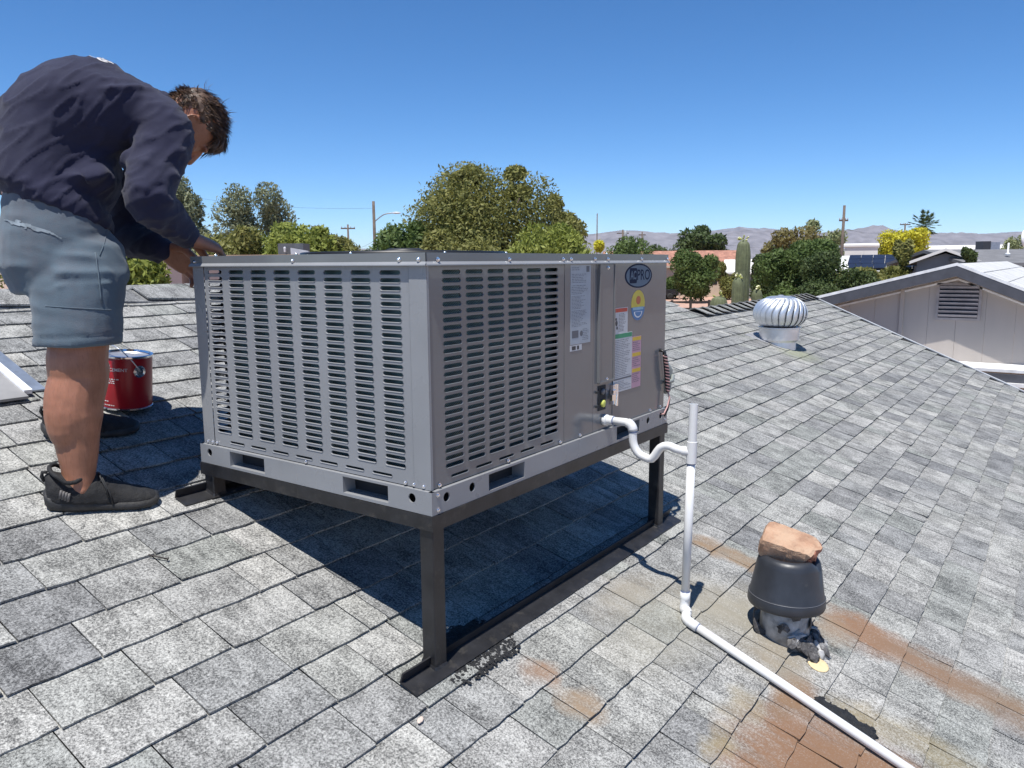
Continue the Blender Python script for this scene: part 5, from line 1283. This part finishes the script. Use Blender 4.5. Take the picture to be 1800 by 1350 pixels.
tree('shrub', 'olive hedge behind the neighbour\'s left roof slope', 1545, 50, 470, 130, 'olive', 'shrub', seed=20, n=3600, ls=.16, blobs=14, low=.3, group=TR)
tree('tree', 'yellow flowering tree below the palm', 1588, 112, 405, 92, 'yellow', seed=21, n=4600, ls=.26, blobs=16, low=.15, group=TR)
tree('tree', 'slim green tree standing before the solar panels', 1586, 50, 424, 46, 'olive', seed=22, n=2600, ls=.14, blobs=12, low=.2, group=TR)
tree('shrub', 'small dark shrub by the grey house gable', 1699, 46, 436, 28, 'dark', 'shrub', seed=23, n=1500, ls=.11, blobs=8, low=.4, group=TR)
tree('shrub', 'pale far shrub behind the grey roof at the right', 1782, 130, 416, 50, 'pale', 'shrub', seed=24, n=1200, ls=.26, blobs=8, low=.2, group=TR)
tree('tree', 'far green tree on the skyline left of the tall cactus', 1170, 150, 432, 60, 'dark', seed=25, n=1500, ls=.3, blobs=8, low=.2, group=TR)

def saguaro(name, label, u, d, vtop, wpx, arms, ribs=14):
    base = gnd(u, d); H = hgt(u, vtop, d); r = wpx/FPX*d/2
    root = thing(name, label, 'cactus', base)
    CM = pmat('cactus skin', (.12,.135,.065), .7, 0, .2, 6, .2, 30)
    def col(b, pts, rad):
        pts = smooth_path([Vector(p) for p in pts], 5); n = ribs*4; rings = []
        rr = lerp_list(rad, len(pts)); prev = None
        for i, p in enumerate(pts):
            t = (pts[min(i+1,len(pts)-1)]-pts[max(i-1,0)]).normalized(); x = V(1,0,0) if prev is None else prev; x = (x-t*x.dot(t)).normalized(); prev = x; y = t.cross(x)
            rings.append([p + (x*cos(2*pi*k/n)+y*sin(2*pi*k/n))*rr[i]*(1+.10*abs(sin(ribs*pi*k/n))-.05) for k in range(n)])
        b.loft(rings)
    bt_ = MB(); col(bt_, [base, base+V(0,0,H*.5), base+V(0,0,H*.85), base+V(0,0,H*.96), base+V(0,0,H)], [r*.8,r*.95,r,r*.8,r*.12]); st_ = bt_.build('stem', CM, root, True)
    FM = pmat('cactus flower', (.70,.68,.42), .7, 0, .2, 20); BM_ = pmat('cactus bud', (.34,.36,.10), .7, 0, .2, 20)
    fr2 = random.Random(int(u))
    def buds(c, rad, n_):
        for k in range(n_):
            a = fr2.uniform(0,6.28); e = fr2.uniform(.1,1.4); dd = V(cos(a)*cos(e), sin(a)*cos(e), sin(e))
            b2 = MB(); p = c + dd*rad; b2.tube([p - dd*.02, p + dd*.06], [.022,.030], 7, round_=2); o_ = b2.build('bud', BM_, root, True)
            if fr2.random() < .5: b3 = MB(); b3.ell(p + dd*.085, dd.orthogonal().normalized()*.04, dd.cross(dd.orthogonal().normalized())*.04, dd*.022, 8, 5); b3.build('flower', FM, root, True)
    buds(base+V(0,0,H-.06), r*.55, 9)
    for (du, dvt, dd, ar) in arms:
        tip = at(u+du, dvt, d+dd); st0 = base + V(0,0,max(.4, tip.z-1.7)); side = V(tip.x-base.x, tip.y-base.y, 0)
        b2 = MB(); col(b2, [st0, st0+side*.75+V(0,0,-.02), st0+side+V(0,0,.3), V(tip.x,tip.y,tip.z-.35), V(tip.x,tip.y,tip.z-.08), tip], [ar*.7,ar*.9,ar,ar,ar*.75,ar*.12]); b2.build('arm', CM, root, True)
        buds(tip - V(0,0,.05), ar*.6, 11)
saguaro('saguaro_cactus', 'tall ribbed saguaro cactus with flowering arms left of the trees', 1306, 31, 421, 25, [(-8,488,-1.4,.22),(25,508,-.8,.20)])
saguaro('saguaro_cactus', 'short ribbed cactus low behind the roof ridge left of the tall one', 1266, 33, 521, 30, [])

# fan palm
pbase = gnd(1620, 150); ph = hgt(1620, 397, 150)
palm = thing('palm_tree', 'fan palm with a ragged round crown on the skyline', 'palm', pbase)
part('trunk', BARK, palm, lambda b: b.tube([pbase, pbase+V(.1,0,ph*.5), pbase+V(0,0,ph)], [.32,.24,.22], 8), True)
def f(b):
    pr2 = random.Random(9); c = pbase+V(0,0,ph)
    for k in range(90):
        a = pr2.uniform(0,6.28); e = pr2.uniform(-.7,1.45); d = V(cos(a)*cos(e), sin(a)*cos(e), sin(e)); Ls = pr2.uniform(1.2,2.3)
        st0 = c + d*.3; tipc = c + d*Ls + V(0,0,-.15*(1-e))
        s_ = d.cross(V(0,0,1)).normalized(); up_ = s_.cross(d)
        for q in range(-4,5):
            an = q*.22; dd = (d*cos(an)+s_*sin(an)).normalized(); e1 = tipc + dd*pr2.uniform(.7,1.1) - V(0,0,.12*abs(q)*.3)
            b.add([tipc - s_*.09, tipc + s_*.09, e1], [(0,1,2)]); b.add([tipc+dd*.2+up_*.05-s_*.05, e1, tipc+dd*.2-up_*.05+s_*.05], [(0,1,2)])
        b.tube([st0, tipc], .03, 4)
part('crown', LM['dark'], palm, f)
part('dead_fronds', pmat('dry frond', (.30,.25,.17), .9), palm, lambda b: b.lathe(pbase+V(0,0,ph-2.4), [(.3,0),(.55,.5),(.65,1.3),(.4,2.2)], 12), True)

# ------------------------------------------------------------------ poles and wires
WOOD = pmat('weathered pole wood', (.13,.10,.08), .9, 0, .2, 3)
POL = []
def pole(label, u, d, vtop, r, arms=(), lamp=None, insul=True):
    b0_ = gnd(u, d); H = hgt(u, vtop, d); root = thing('utility_pole', label, 'pole', b0_)
    part('post', WOOD, root, lambda b: b.tube([b0_, b0_+V(0,0,H)], [r*1.2,r*.8], 8), True)
    for (dz, w) in arms:
        c = b0_+V(0,0,H-dz); part('crossarm', WOOD, root, lambda b: b.obox(c, RT*w, V(0,0,.07), FW*.06))
        for s_ in (-.9,-.4,.4,.9): part('insulator', pmat('porcelain', (.45,.45,.45), .3), root, lambda b: b.lathe(c+RT*w*s_+V(0,0,.07), [(.05,0),(.06,.08),(.03,.2)], 8))
    if lamp:
        a = b0_+V(0,0,lamp[0]); e = a+RT*lamp[1]+V(0,0,lamp[2])
        part('lamp_arm', pmat('lamp arm steel', (.35,.36,.37), .4, .6), root, lambda b: b.tube(smooth_path([a, a.lerp(e,.5)+V(0,0,.25), e], 4), .05, 6), True)
        part('lamp_head', pmat('lamp head', (.7,.72,.74), .35), root, lambda b: b.ell(e+RT*.25, RT*.42, FW*.13, V(0,0,.09), 12, 6), True)
    POL.append(b0_+V(0,0,H)); return root
pole('wooden pole carrying a curved street lamp arm above the unit', 660, 70, 355, .15, (), (hgt(660,391,70), 1.75, .8))
pole('short wooden pole left of the street lamp pole', 614, 100, 395, .14, ((.5,.9),))
pole('thin bare mast right of the large round tree', 1049, 95, 376, .08)
pole('utility pole with crossarms and transformer near the flowering shrub', 1094, 132, 404, .17, ((.6,1.0),(1.5,.7)))
part('transformer', pmat('transformer grey', (.35,.36,.36), .5), bpy.data.objects['utility_pole.003'], lambda b: b.lathe(gnd(1094,132)+RT*.45+V(0,0,hgt(1094,416,132)), [(.25,0),(.27,.1),(.27,.8),(.1,.95)], 10), True)
pole('plain utility pole above the tiled roof', 1128, 135, 408, .15, ((.5,.6),))
pole('tall dark utility pole left of the yellow tree', 1479, 80, 362, .16, ((1.5,.45),))
pole('slim utility pole behind the yellow tree', 1587, 122, 393, .14, ((.2,.8),))
def wire(label, a, b2, sag):
    pts = [a.lerp(b2, k/16) - V(0,0,sag*4*(k/16)*(1-k/16)) for k in range(17)]
    b = MB(); b.tube(pts, .011, 4); return tag(b.build('power_line', pmat('cable', (.05,.05,.055), .6), None, True, a), label, 'wire')
wire('thin wire running left from the street lamp pole behind the airy tree', POL[0]-V(0,0,.6), at(300,340,80), .5)
wire('thin wire from the street lamp pole down to the short pole', POL[0]-V(0,0,3.4), POL[1]-V(0,0,3), .3)
wire('thin wire running right from the street lamp pole', POL[0]-V(0,0,2.7), at(960,405,75), .4)
wire('thin wire between the tall dark pole and the slim pole', POL[5]-V(0,0,2.3), POL[6]-V(0,0,.3), .8)
wire('thin wire running left from the tall dark pole', POL[5]-V(0,0,4.6), at(1190,418,110), .4)

# ------------------------------------------------------------------ houses
def square(u0, u1, d0):                    # the two front corners of a house that faces the viewer squarely
    if HOUSE: c0, n0 = HOUSE[0]; t0 = V(n0.y,-n0.x,0); f_ = lambda u: c0 + t0*((gnd(u,1)-V(CAM.x,CAM.y,0)).dot(t0)/(gnd(u,1)-V(CAM.x,CAM.y,0)).dot(n0)*(d0/HOUSE[1]*HOUSE[2]) - (c0-V(CAM.x,CAM.y,0)).dot(t0)) + n0*(d0-HOUSE[1]); return f_(u0), f_(u1)
    return gnd(u0,d0), gnd(u1,d0)
HOUSE = None
def face(u, d):
    global HOUSE
    if u is None: HOUSE = None; return
    c0 = gnd(u,d); r_ = V(c0.x-CAM.x, c0.y-CAM.y, 0); HOUSE = ((c0, r_.normalized()), d, r_.length)
def pbox(b, u0, u1, d0, d1, z0, z1):       # box with a face square to the view, from pixel columns at depth d0
    p, q = square(u0, u1, d0); dx = q-p; n_ = V(-dx.y, dx.x, 0).normalized()
    if n_.dot(FW) < 0: n_ = -n_
    r_ = [p, q, q+n_*(d1-d0), p+n_*(d1-d0)]
    b.loft([[V(k.x,k.y,z0) for k in r_],[V(k.x,k.y,z1) for k in r_]]); return r_, n_
WHITE = pmat('white wall', (.72,.70,.66), .8, 0, .05, .5); PINK = pmat('pink stucco', (.55,.42,.36), .9, 0, .08, 1.5, .2, 30); TAN = pmat('tan roof', (.42,.29,.20), .9, 0, .12, 1.5)
TILE = pmat('terracotta tile', (.34,.165,.115), .85, 0, .25, 2.2, .5, 8); GREYR = pmat('grey roofing', (.16,.16,.165), .9, 0, .12, 1.5, .3, 20); DARKW = pmat('dark window', (.03,.035,.04), .15)
# pink house left, beyond our ridge
h = thing('house', 'pale pink stucco house with a tan flat roof behind the man\'s hands', 'house', gnd(450,27))
zt_ = hgt(450,449,27)
part('wall', PINK, h, lambda b: (pbox(b,286,318,27,34,0,zt_-.12), pbox(b,352,660,27,34,0,zt_-.12)))
part('recess_wall', pmat('shade brown recess', (.20,.11,.075), .9), h, lambda b: pbox(b,318,352,28.2,34,0,zt_-.12))  # the recess's shade is put into the brown of this wall
part('roof', TAN, h, lambda b: pbox(b,283,664,26.6,34.5,zt_-.12,zt_+.02))
for u in (420,520,600): part('window', DARKW, h, lambda b: pbox(b,u-22,u+22,26.97,27.02,1.4,2.6))
ck = thing('rooftop_cooler', 'small grey cooler box on the tan flat roof', 'cooler', gnd(515,30)+V(0,0,zt_))
part('body', pmat('cooler dark', (.10,.105,.115), .6), ck, lambda b: pbox(b,490,534,30,31,zt_+.02,hgt(515,428,30)))
part('side_panel', pmat('cooler pale', (.42,.45,.50), .5), ck, lambda b: (lambda p, q: b.add([p, q, q+V(0,0,.16), p+V(0,0,.28), p+FW*.4, q+FW*.4, q+FW*.4+V(0,0,.16), p+FW*.4+V(0,0,.28)], [(0,1,2,3),(7,6,5,4),(0,3,7,4),(1,5,6,2),(3,2,6,7),(0,4,5,1)]))(gnd(512,29.4)+V(0,0,zt_+.021), gnd(543,29.4)+V(0,0,zt_+.021)))
part('vent_cap', pmat('cooler vent', (.6,.6,.62), .5), ck, lambda b: b.lathe(gnd(502,29.9)+V(0,0,zt_+.15), [(.04,0),(.05,.15),(.03,.2)], 8))
def gable_house(label, u0, u1, d0, dep, veave, vridge, wall, roofm, over=.4, ridge_along=True, trim=None, windows=()):
    face((u0+u1)/2, d0); p, q = square(u0, u1, d0); h = thing('house', label, 'house', (p+q)/2)
    dx = (q-p); n_ = V(-dx.y,dx.x,0).normalized(); n_ = n_ if n_.dot(FW) > 0 else -n_; dn_ = dx.normalized()
    um = (u0+u1)/2; ze = hgt(um, veave, d0)
    wb = MB(); pbox(wb, u0, u1, d0, d0+dep, 0, ze); wb.build('wall', wall, h)
    rb = MB()
    if ridge_along:
        zr = hgt(um, vridge, d0+dep/2); a, b2 = p-dn_*over-n_*over, q+dn_*over-n_*over; c, e = a+n_*(dep+2*over), b2+n_*(dep+2*over); m1, m2 = (a+c)/2, (b2+e)/2
        A = [V(a.x,a.y,ze-.05), V(b2.x,b2.y,ze-.05), V(m2.x,m2.y,zr), V(m1.x,m1.y,zr), V(c.x,c.y,ze-.05), V(e.x,e.y,ze-.05)]
        A2 = [k-V(0,0,.18) for k in A]
        rb.add(A + A2, [(0,1,2,3),(3,2,5,4),(7,6,9,8),(8,9,10,11),(0,6,7,1),(4,5,11,10),(0,3,9,6),(3,4,10,9),(1,7,8,2),(2,8,11,5)])
    else:
        zr = hgt(um, vridge, d0); a, b2 = p-dn_*over-n_*over, q+dn_*over-n_*over; m_ = (a+b2)/2; k_ = n_*(dep+2*over)
        A = [V(a.x,a.y,ze-.05), V(m_.x,m_.y,zr), V(b2.x,b2.y,ze-.05)]; A = A + [k+k_ for k in A]; A2 = [k-V(0,0,.16) for k in A]
        rb.add(A+A2, [(0,1,4,3),(1,2,5,4),(6,9,10,7),(7,10,11,8),(0,6,7,1),(1,7,8,2),(3,4,10,9),(4,5,11,10),(0,3,9,6),(2,8,11,5)])
        gw = MB(); gm_ = (p+q)/2; gw.add([V(p.x,p.y,ze), V(q.x,q.y,ze), V(gm_.x,gm_.y,zr-.3), V(p.x,p.y,ze)+n_*.1, V(q.x,q.y,ze)+n_*.1, V(gm_.x,gm_.y,zr-.3)+n_*.1], [(0,1,2),(5,4,3),(0,3,4,1),(1,4,5,2),(2,5,3,0)]); gw.build('gable_wall', wall, h)
    ro = rb.build('roof', roofm, h)
    if trim:
        tb = MB()
        if ridge_along: tb.obox((A[0]+A[1])/2 - V(0,0,.09) - n_*.03, (A[1]-A[0])/2, n_*.02, V(0,0,.11))
        else:
            for s_, e_ in ((A[0],A[1]),(A[1],A[2])): tb.obox((s_+e_)/2 - V(0,0,.06) - n_*.03, (e_-s_)/2, n_*.02, V(0,0,.09))
        tb.build('fascia', trim, ro)
    for (ua, ub, va, vb) in windows:
        wb = MB(); pbox(wb, ua, ub, d0-.03, d0+.02, hgt(ua,vb,d0), hgt(ua,va,d0)); wo_ = wb.build('window', DARKW, h)
    face(None, 0); return h
CREAM = pmat('cream wall', (.55,.47,.37), .9, 0, .06, 1)
gable_house('house with terracotta tile roof and cream walls behind the far end of the unit', 1062, 1292, 98, 9, 467, 441, CREAM, TILE, .5, True, pmat('cream fascia', (.62,.52,.40), .8), ((1185,1200,480,500),(1250,1262,480,500)))
gable_house('long low white-roofed carport building behind the tall cactus', 1278, 1345, 92, 8, 478, 456, pmat('carport wall', (.25,.25,.25), .8), WHITE, .4, True, WHITE)
sh_ = gable_house('white-roofed house carrying dark solar panels', 1466, 1688, 56, 10, 476, 449, WHITE, pmat('white roof coating', (.66,.66,.64), .7, 0, .06, 1), .4, True, None)
SOL = pmat('solar glass', (.010,.014,.032), .45, 0, .2, 2); SOLF = pmat('solar frame', (.02,.02,.03), .4)
face(1575,56); p, q = square(1488,1672,56); face(None,0); dx = q-p; n_ = V(-dx.y,dx.x,0).normalized(); n_ = n_ if n_.dot(FW) > 0 else -n_
ze, zr = hgt(1575,476,56)-.05, hgt(1575,449,61); sl_v = (n_*5.4 + V(0,0,zr-ze)).normalized(); nn_ = dx.normalized().cross(sl_v); nn_ = nn_ if nn_.z > 0 else -nn_
for j in range(3):
    for i in range(8):
        a = V(p.x,p.y,ze) - n_*.4 + dx*((i+.5)/8 + (.02 if j == 0 else 0)) + sl_v*(1.1+1.55*j) + nn_*.16
        so_ = part('solar_panel', SOLF, sh_, lambda b: b.obox(a, dx/8*.485, sl_v*.75, nn_*.03))
        part('panel_glass', SOL, so_, lambda b: b.obox(a+nn_*.032, dx/8*.465, sl_v*.71, nn_*.003))
gable_house('white box-shaped building left of the yellow tree', 1484, 1542, 92, 6, 430, 428, WHITE, WHITE, .15, True, None)
gable_house('long white building on the skyline right of the palm', 1628, 1780, 135, 10, 437, 431, WHITE, WHITE, .2, True, None)
gh = gable_house('grey house with a white-trimmed gable and wide grey roof at the right', 1612, 1712, 48, 8, 458, 437, pmat('grey siding', (.17,.19,.21), .85, 0, .05, 1), GREYR, .4, False, WHITE)
def f(b):
    p, q = gnd(1700,46), gnd(1990,46); n_ = V(-(q-p).y,(q-p).x,0).normalized(); n_ = n_ if n_.dot(FW) > 0 else -n_
    e0_, r0_ = hgt(1760,462,46), hgt(1760,438,50)
    A = [p+V(0,0,e0_), q+V(0,0,e0_), q+n_*5+V(0,0,r0_), p+n_*5+V(0,0,r0_), q+n_*10+V(0,0,e0_), p+n_*10+V(0,0,e0_)]; A2 = [k-V(0,0,.2) for k in A]
    b.add(A+A2, [(0,1,2,3),(3,2,4,5),(7,6,9,8),(8,9,11,10),(0,6,7,1),(1,7,8,2),(2,8,10,4),(4,10,11,5),(5,11,9,3),(3,9,6,0)])
part('side_roof', GREYR, gh, f)
part('side_wall', pmat('grey side siding', (.17,.19,.21), .85), gh, lambda b: pbox(b,1712,1980,47,54,0,hgt(1760,462,46)-.2))  # same grey as the gable siding
vp = at(1772,440,48)
tag(MB().lathe(vp-V(0,0,.3), [(.16,0),(.14,.12),(.05,.16),(.05,.75)], 12).build('vent_pipe', pmat('white vent', (.65,.66,.66), .5), None, True, vp-V(0,0,.3)), 'white pipe vent on the wide grey roof at the right', 'vent')
ab = at(1740,430,62)
au = thing('rooftop_cooler', 'boxy blue-grey cooler on the far roof right of the palm', 'cooler', ab-V(0,0,.5))
part('body', pmat('cooler blue grey', (.25,.28,.34), .6), au, lambda b: pbox(b,1740,1756,60,61,ab.z-.7,ab.z+.15))
part('side_panel', pmat('cooler black', (.04,.042,.05), .6), au, lambda b: pbox(b,1726,1739.6,60,61,ab.z-.7,ab.z+.22))
dp = at(1806,420,40)
dish = thing('satellite_dish', 'white round dish at the right edge of the picture', 'dish', V(dp.x,dp.y,hgt(1806,445,40)-.3))
part('reflector', pmat('dish white', (.75,.75,.74), .4), dish, lambda b: b.lathe(dp, [(.02,.10),(.25,.08),(.42,.02),(.50,-.06),(.49,-.065),(.4,.0),(.2,.055),(.02,.075)], 24, axis=-FW+RT*.6), True)
part('mast', pmat('dish mast', (.3,.3,.3), .5), dish, lambda b: b.tube([V(dp.x,dp.y,hgt(1806,445,40)-.5), dp-FW*-.1], .04, 8), True)

# ------------------------------------------------------------------ neighbour's gable close by
NX = 13.0
nb = thing('house', 'neighbouring house with pale board gable, louvred vent and grey fascia', 'house', (NX+4, .26, 0))
py, pz = .259, Z0-.093
sL, sR = .268, .42; yl, yr = 4.6, -4.2
zl, zr_ = pz-sL*(yl-py), pz-sR*(py-yr)
SID = pmat('pale board siding', (.44,.395,.355), .9, 0, .05, 1.2, .08, 12, stretch=(1,1,.15))
def wall_poly(b, y0, y1, zb_):
    ztop = lambda y: pz - .20 - (sL*(y-py) if y > py else sR*(py-y))
    ys = sorted({y0, y1, py} if y0 < py < y1 else {y0, y1})
    top = [V(NX, y, ztop(y)) for y in ys]; bot = [V(NX, y, zb_) for y in reversed(ys)]
    ring = top+bot; b.loft([ring, [k+V(.03,0,0) for k in ring]])
y = yr + .4; k = 0
while y < yl - .4:
    y1 = min(y + .405, yl-.4); part('siding_board', SID, nb, lambda b: wall_poly(b, y, y1-.003, 0)); y = y1
part('wall_backing', pmat('siding joint', (.30,.275,.26), .9), nb, lambda b: (b.box((NX+.031,yr+.4,0),(NX+.1,yl-.4,pz-1.7))))
part('batten', SID, nb, lambda b: b.box((NX-.03,1.02,0),(NX-.001,1.075,pz-.42)))
FAS = pmat('grey fascia', (.075,.078,.092), .7); WTR = pmat('white drip edge', (.78,.78,.77), .5)
OV = .30
NROOF = pmat('pale neighbour shingles', (.50,.50,.49), .9, 0, .16, 3, .4, 30, dirt=((.25,.25,.26), 9, .56, .6), stretch=(2,1,1))
for (yy, zz, sg) in ((yl, zl, 1), (yr, zr_, -1)):
    s_ = sL if sg > 0 else sR
    a, c = V(NX-OV,py,pz), V(NX-OV,yy,zz); back_ = V(11,0,0)
    part('roof_slope', NROOF, nb, lambda b: b.loft([[a, c, c-V(0,0,.05), a-V(0,0,.05)], [a+back_, c+back_, c+back_-V(0,0,.05), a+back_-V(0,0,.05)]]))
    part('drip_edge', WTR, nb, lambda b: b.loft([[a+V(-.022,0,.012), c+V(-.022,0,.012), c+V(-.022,0,-.035), a+V(-.022,0,-.035)], [a+V(-.002,0,.012), c+V(-.002,0,.012), c+V(-.002,0,-.035), a+V(-.002,0,-.035)]]))
    part('fascia', FAS, nb, lambda b: b.loft([[a+V(-.018,0,-.036), c+V(-.018,0,-.036), c+V(-.018,0,-.20), a+V(-.018,0,-.20)], [a+V(.02,0,-.052), c+V(.02,0,-.052), c+V(.02,0,-.20), a+V(.02,0,-.20)]]))
    part('frieze', WTR, nb, lambda b: b.loft([[a+V(OV-.02,0,-.235), c+V(OV-.02,0,-.235), c+V(OV-.02,0,-.265), a+V(OV-.02,0,-.265)], [a+V(OV-.001,0,-.235), c+V(OV-.001,0,-.235), c+V(OV-.001,0,-.265), a+V(OV-.001,0,-.265)]]))
    part('soffit', SID, nb, lambda b: b.loft([[a+V(.02,0,-.19), c+V(.02,0,-.19), c+V(.02,0,-.2), a+V(.02,0,-.2)], [a+V(OV-.001,0,-.19), c+V(OV-.001,0,-.19), c+V(OV-.001,0,-.2), a+V(OV-.001,0,-.2)]]))
# courses on the visible white slope
for k in range(1, 13):
    y = py - .34*k; z = pz - sR*.34*k
    part('roof_course', NROOF, nb, lambda b: b.obox(V(NX+5.2, y, z+.006), V(5.49,0,0), V(0,.012,.005), V(0,-.0026,.006)))
# louvre
ly0, ly1, lz0, lz1 = -.048, .507, Z0-.96, Z0-.445
lo_ = part('louvre_frame', pmat('grey frame', (.40,.36,.34), .8), nb, lambda b: (b.box((NX-.02,ly0-.04,lz0-.04),(NX-.001,ly0,lz1+.04)), b.box((NX-.02,ly1,lz0-.04),(NX-.001,ly1+.04,lz1+.04)), b.box((NX-.02,ly0,lz1),(NX-.001,ly1,lz1+.04)), b.box((NX-.02,ly0,lz0-.04),(NX-.001,ly1,lz0))))
part('louvre_back', M['dark_in'], lo_, lambda b: b.box((NX-.004,ly0,lz0),(NX-.002,ly1,lz1)))
for k in range(8):
    z = lz0 + (lz1-lz0)*(k+.35)/8; part('louvre_slat', pmat('slat grey', (.30,.29,.31), .7), lo_, lambda b: b.obox(V(NX-.022,(ly0+ly1)/2,z+.012), V(.016,0,-.020), V(0,(ly1-ly0)/2-.002,0), V(.003,0,.0025)))
# low porch roof edge below the gable
def f(b): b.box((NX-1.3,yr-1,Z0-1.78),(NX-1.26,1.2,Z0-1.68))
part('porch_edge', WTR, nb, lambda b: b.box((NX-.75,yr-1,Z0-1.70),(NX-.005,1.0,Z0-1.655)))
part('porch_fascia', FAS, nb, lambda b: b.box((NX-.78,yr-1,Z0-1.84),(NX-.70,1.02,Z0-1.72)))
part('porch_gutter', WTR, nb, lambda b: b.box((NX-.84,yr-1,Z0-1.90),(NX-.72,1.04,Z0-1.845)))

# ------------------------------------------------------------------ yard things beyond the roof
fb = gnd(1205, 50)
fe = thing('rail_fence', 'low dark post-and-rail fence beyond the roof ridge', 'fence', fb)
FM_ = pmat('fence wood', (.045,.035,.03), .9)
zz = hgt(1205,528,50)
for u in (1150,1183,1216,1249): part('post', FM_, fe, lambda b: b.obox(gnd(u,50)+V(0,0,zz/2), RT*.07, FW*.07, V(0,0,zz/2)))
for z in (zz-.12, zz-.55): part('rail', FM_, fe, lambda b: b.obox((gnd(1140,50)+gnd(1262,50))/2+V(0,0,z), (gnd(1262,50)-gnd(1140,50))/2, FW*.03, V(0,0,.05)))
rk = random.Random(8)
rc_ = gnd(1425, 56)
for k in range(3):
    c = gnd(1408+17*k, 56+k) ; zc = hgt(1420,516,56)
    b = MB(); b.ell(c+V(0,0,zc*.5), RT*.55, FW*.6, V(0,0,zc*.52), 12, 8); b.v = [v + V(noise.noise(v*2),noise.noise(v*2+V(9,0,0)),noise.noise(v*2+V(0,9,0)))*.18 for v in b.v]
    tag(b.build('boulder', pmat('pink rock', (.42,.26,.22), .95, 0, .2, 3, .4, 20), None, False, c), ('pinkish boulder nearest the vent among three behind the roof', 'pinkish boulder in the middle of the three behind the roof', 'pinkish boulder nearest the neighbour\'s fascia of the three')[k], 'boulder')
# parked pickup seen past the unit's corner
cb_ = gnd(1178, 92)
tk = thing('parked_truck', 'dark parked pickup truck with red tail lamp on the gravel', 'truck', cb_)
TX = (RT*.8+V(0,0,0)); TX = V(TX.x,TX.y,0).normalized(); TY = V(-TX.y,TX.x,0)
TKM = pmat('truck paint', (.03,.03,.035), .25)
def tkbox(b, x0,x1,y0,y1,z0,z1,ins=0): b.loft([[cb_+TX*x+TY*y_+V(0,0,z0) for x,y_ in ((x0,y0),(x1,y0),(x1,y1),(x0,y1))],[cb_+TX*x+TY*y_+V(0,0,z1) for x,y_ in ((x0+ins,y0+ins),(x1-ins,y0+ins),(x1-ins,y1-ins),(x0+ins,y1-ins))]])
part('body', TKM, tk, lambda b: (tkbox(b,-4.6,.9,-.95,.95,.55,1.15), ))
part('cab', DARKW, tk, lambda b: tkbox(b,-3.0,-.9,-.9,.9,1.15,1.8,.22))
part('tail_lamp', pmat('red lamp', (.35,.01,.01), .3), tk, lambda b: tkbox(b,.90,.93,-.94,-.70,.75,1.12))
part('tail_lamp', pmat('red lamp b', (.35,.01,.01), .3), tk, lambda b: tkbox(b,.90,.93,.70,.94,.75,1.12))
part('bumper', pmat('chrome', (.6,.6,.62), .2, 1.0), tk, lambda b: tkbox(b,.9,1.05,-.95,.95,.5,.68))
for x in (-3.7,-.1):
    for y_ in (-.9,.9): part('wheel', pmat('tyre', (.02,.02,.02), .8), tk, lambda b: b.lathe(cb_+TX*x+TY*(y_-.11)+V(0,0,.38), [(.2,0),(.38,.02),(.38,.2),(.2,.22)], 18, axis=TY), True)
wp = gnd(1196,90)
tag(MB().tube([wp, wp+V(0,0,2.0)], .09, 8).tube([wp+V(0,0,2.0), wp+V(0,0,2.12)], [.12,.06], 8).build('white_post', WHITE, None, True, wp), 'white post standing on the gravel beside the parked truck', 'post')

# ------------------------------------------------------------------ the air between here and the mountains
hz, N, L, b_ = newmat('haze')
N.remove(b_); pv = N.new('ShaderNodeVolumePrincipled'); pv.inputs['Color'].default_value = (.80,.87,1,1); pv.inputs['Density'].default_value = 3.2e-5; pv.inputs['Anisotropy'].default_value = .1
L.new(pv.outputs[0], N['Material Output'].inputs['Volume'])
kind(MB().box((-320,-12050,-6), (12050,12050,420)).build('haze', hz), 'stuff')
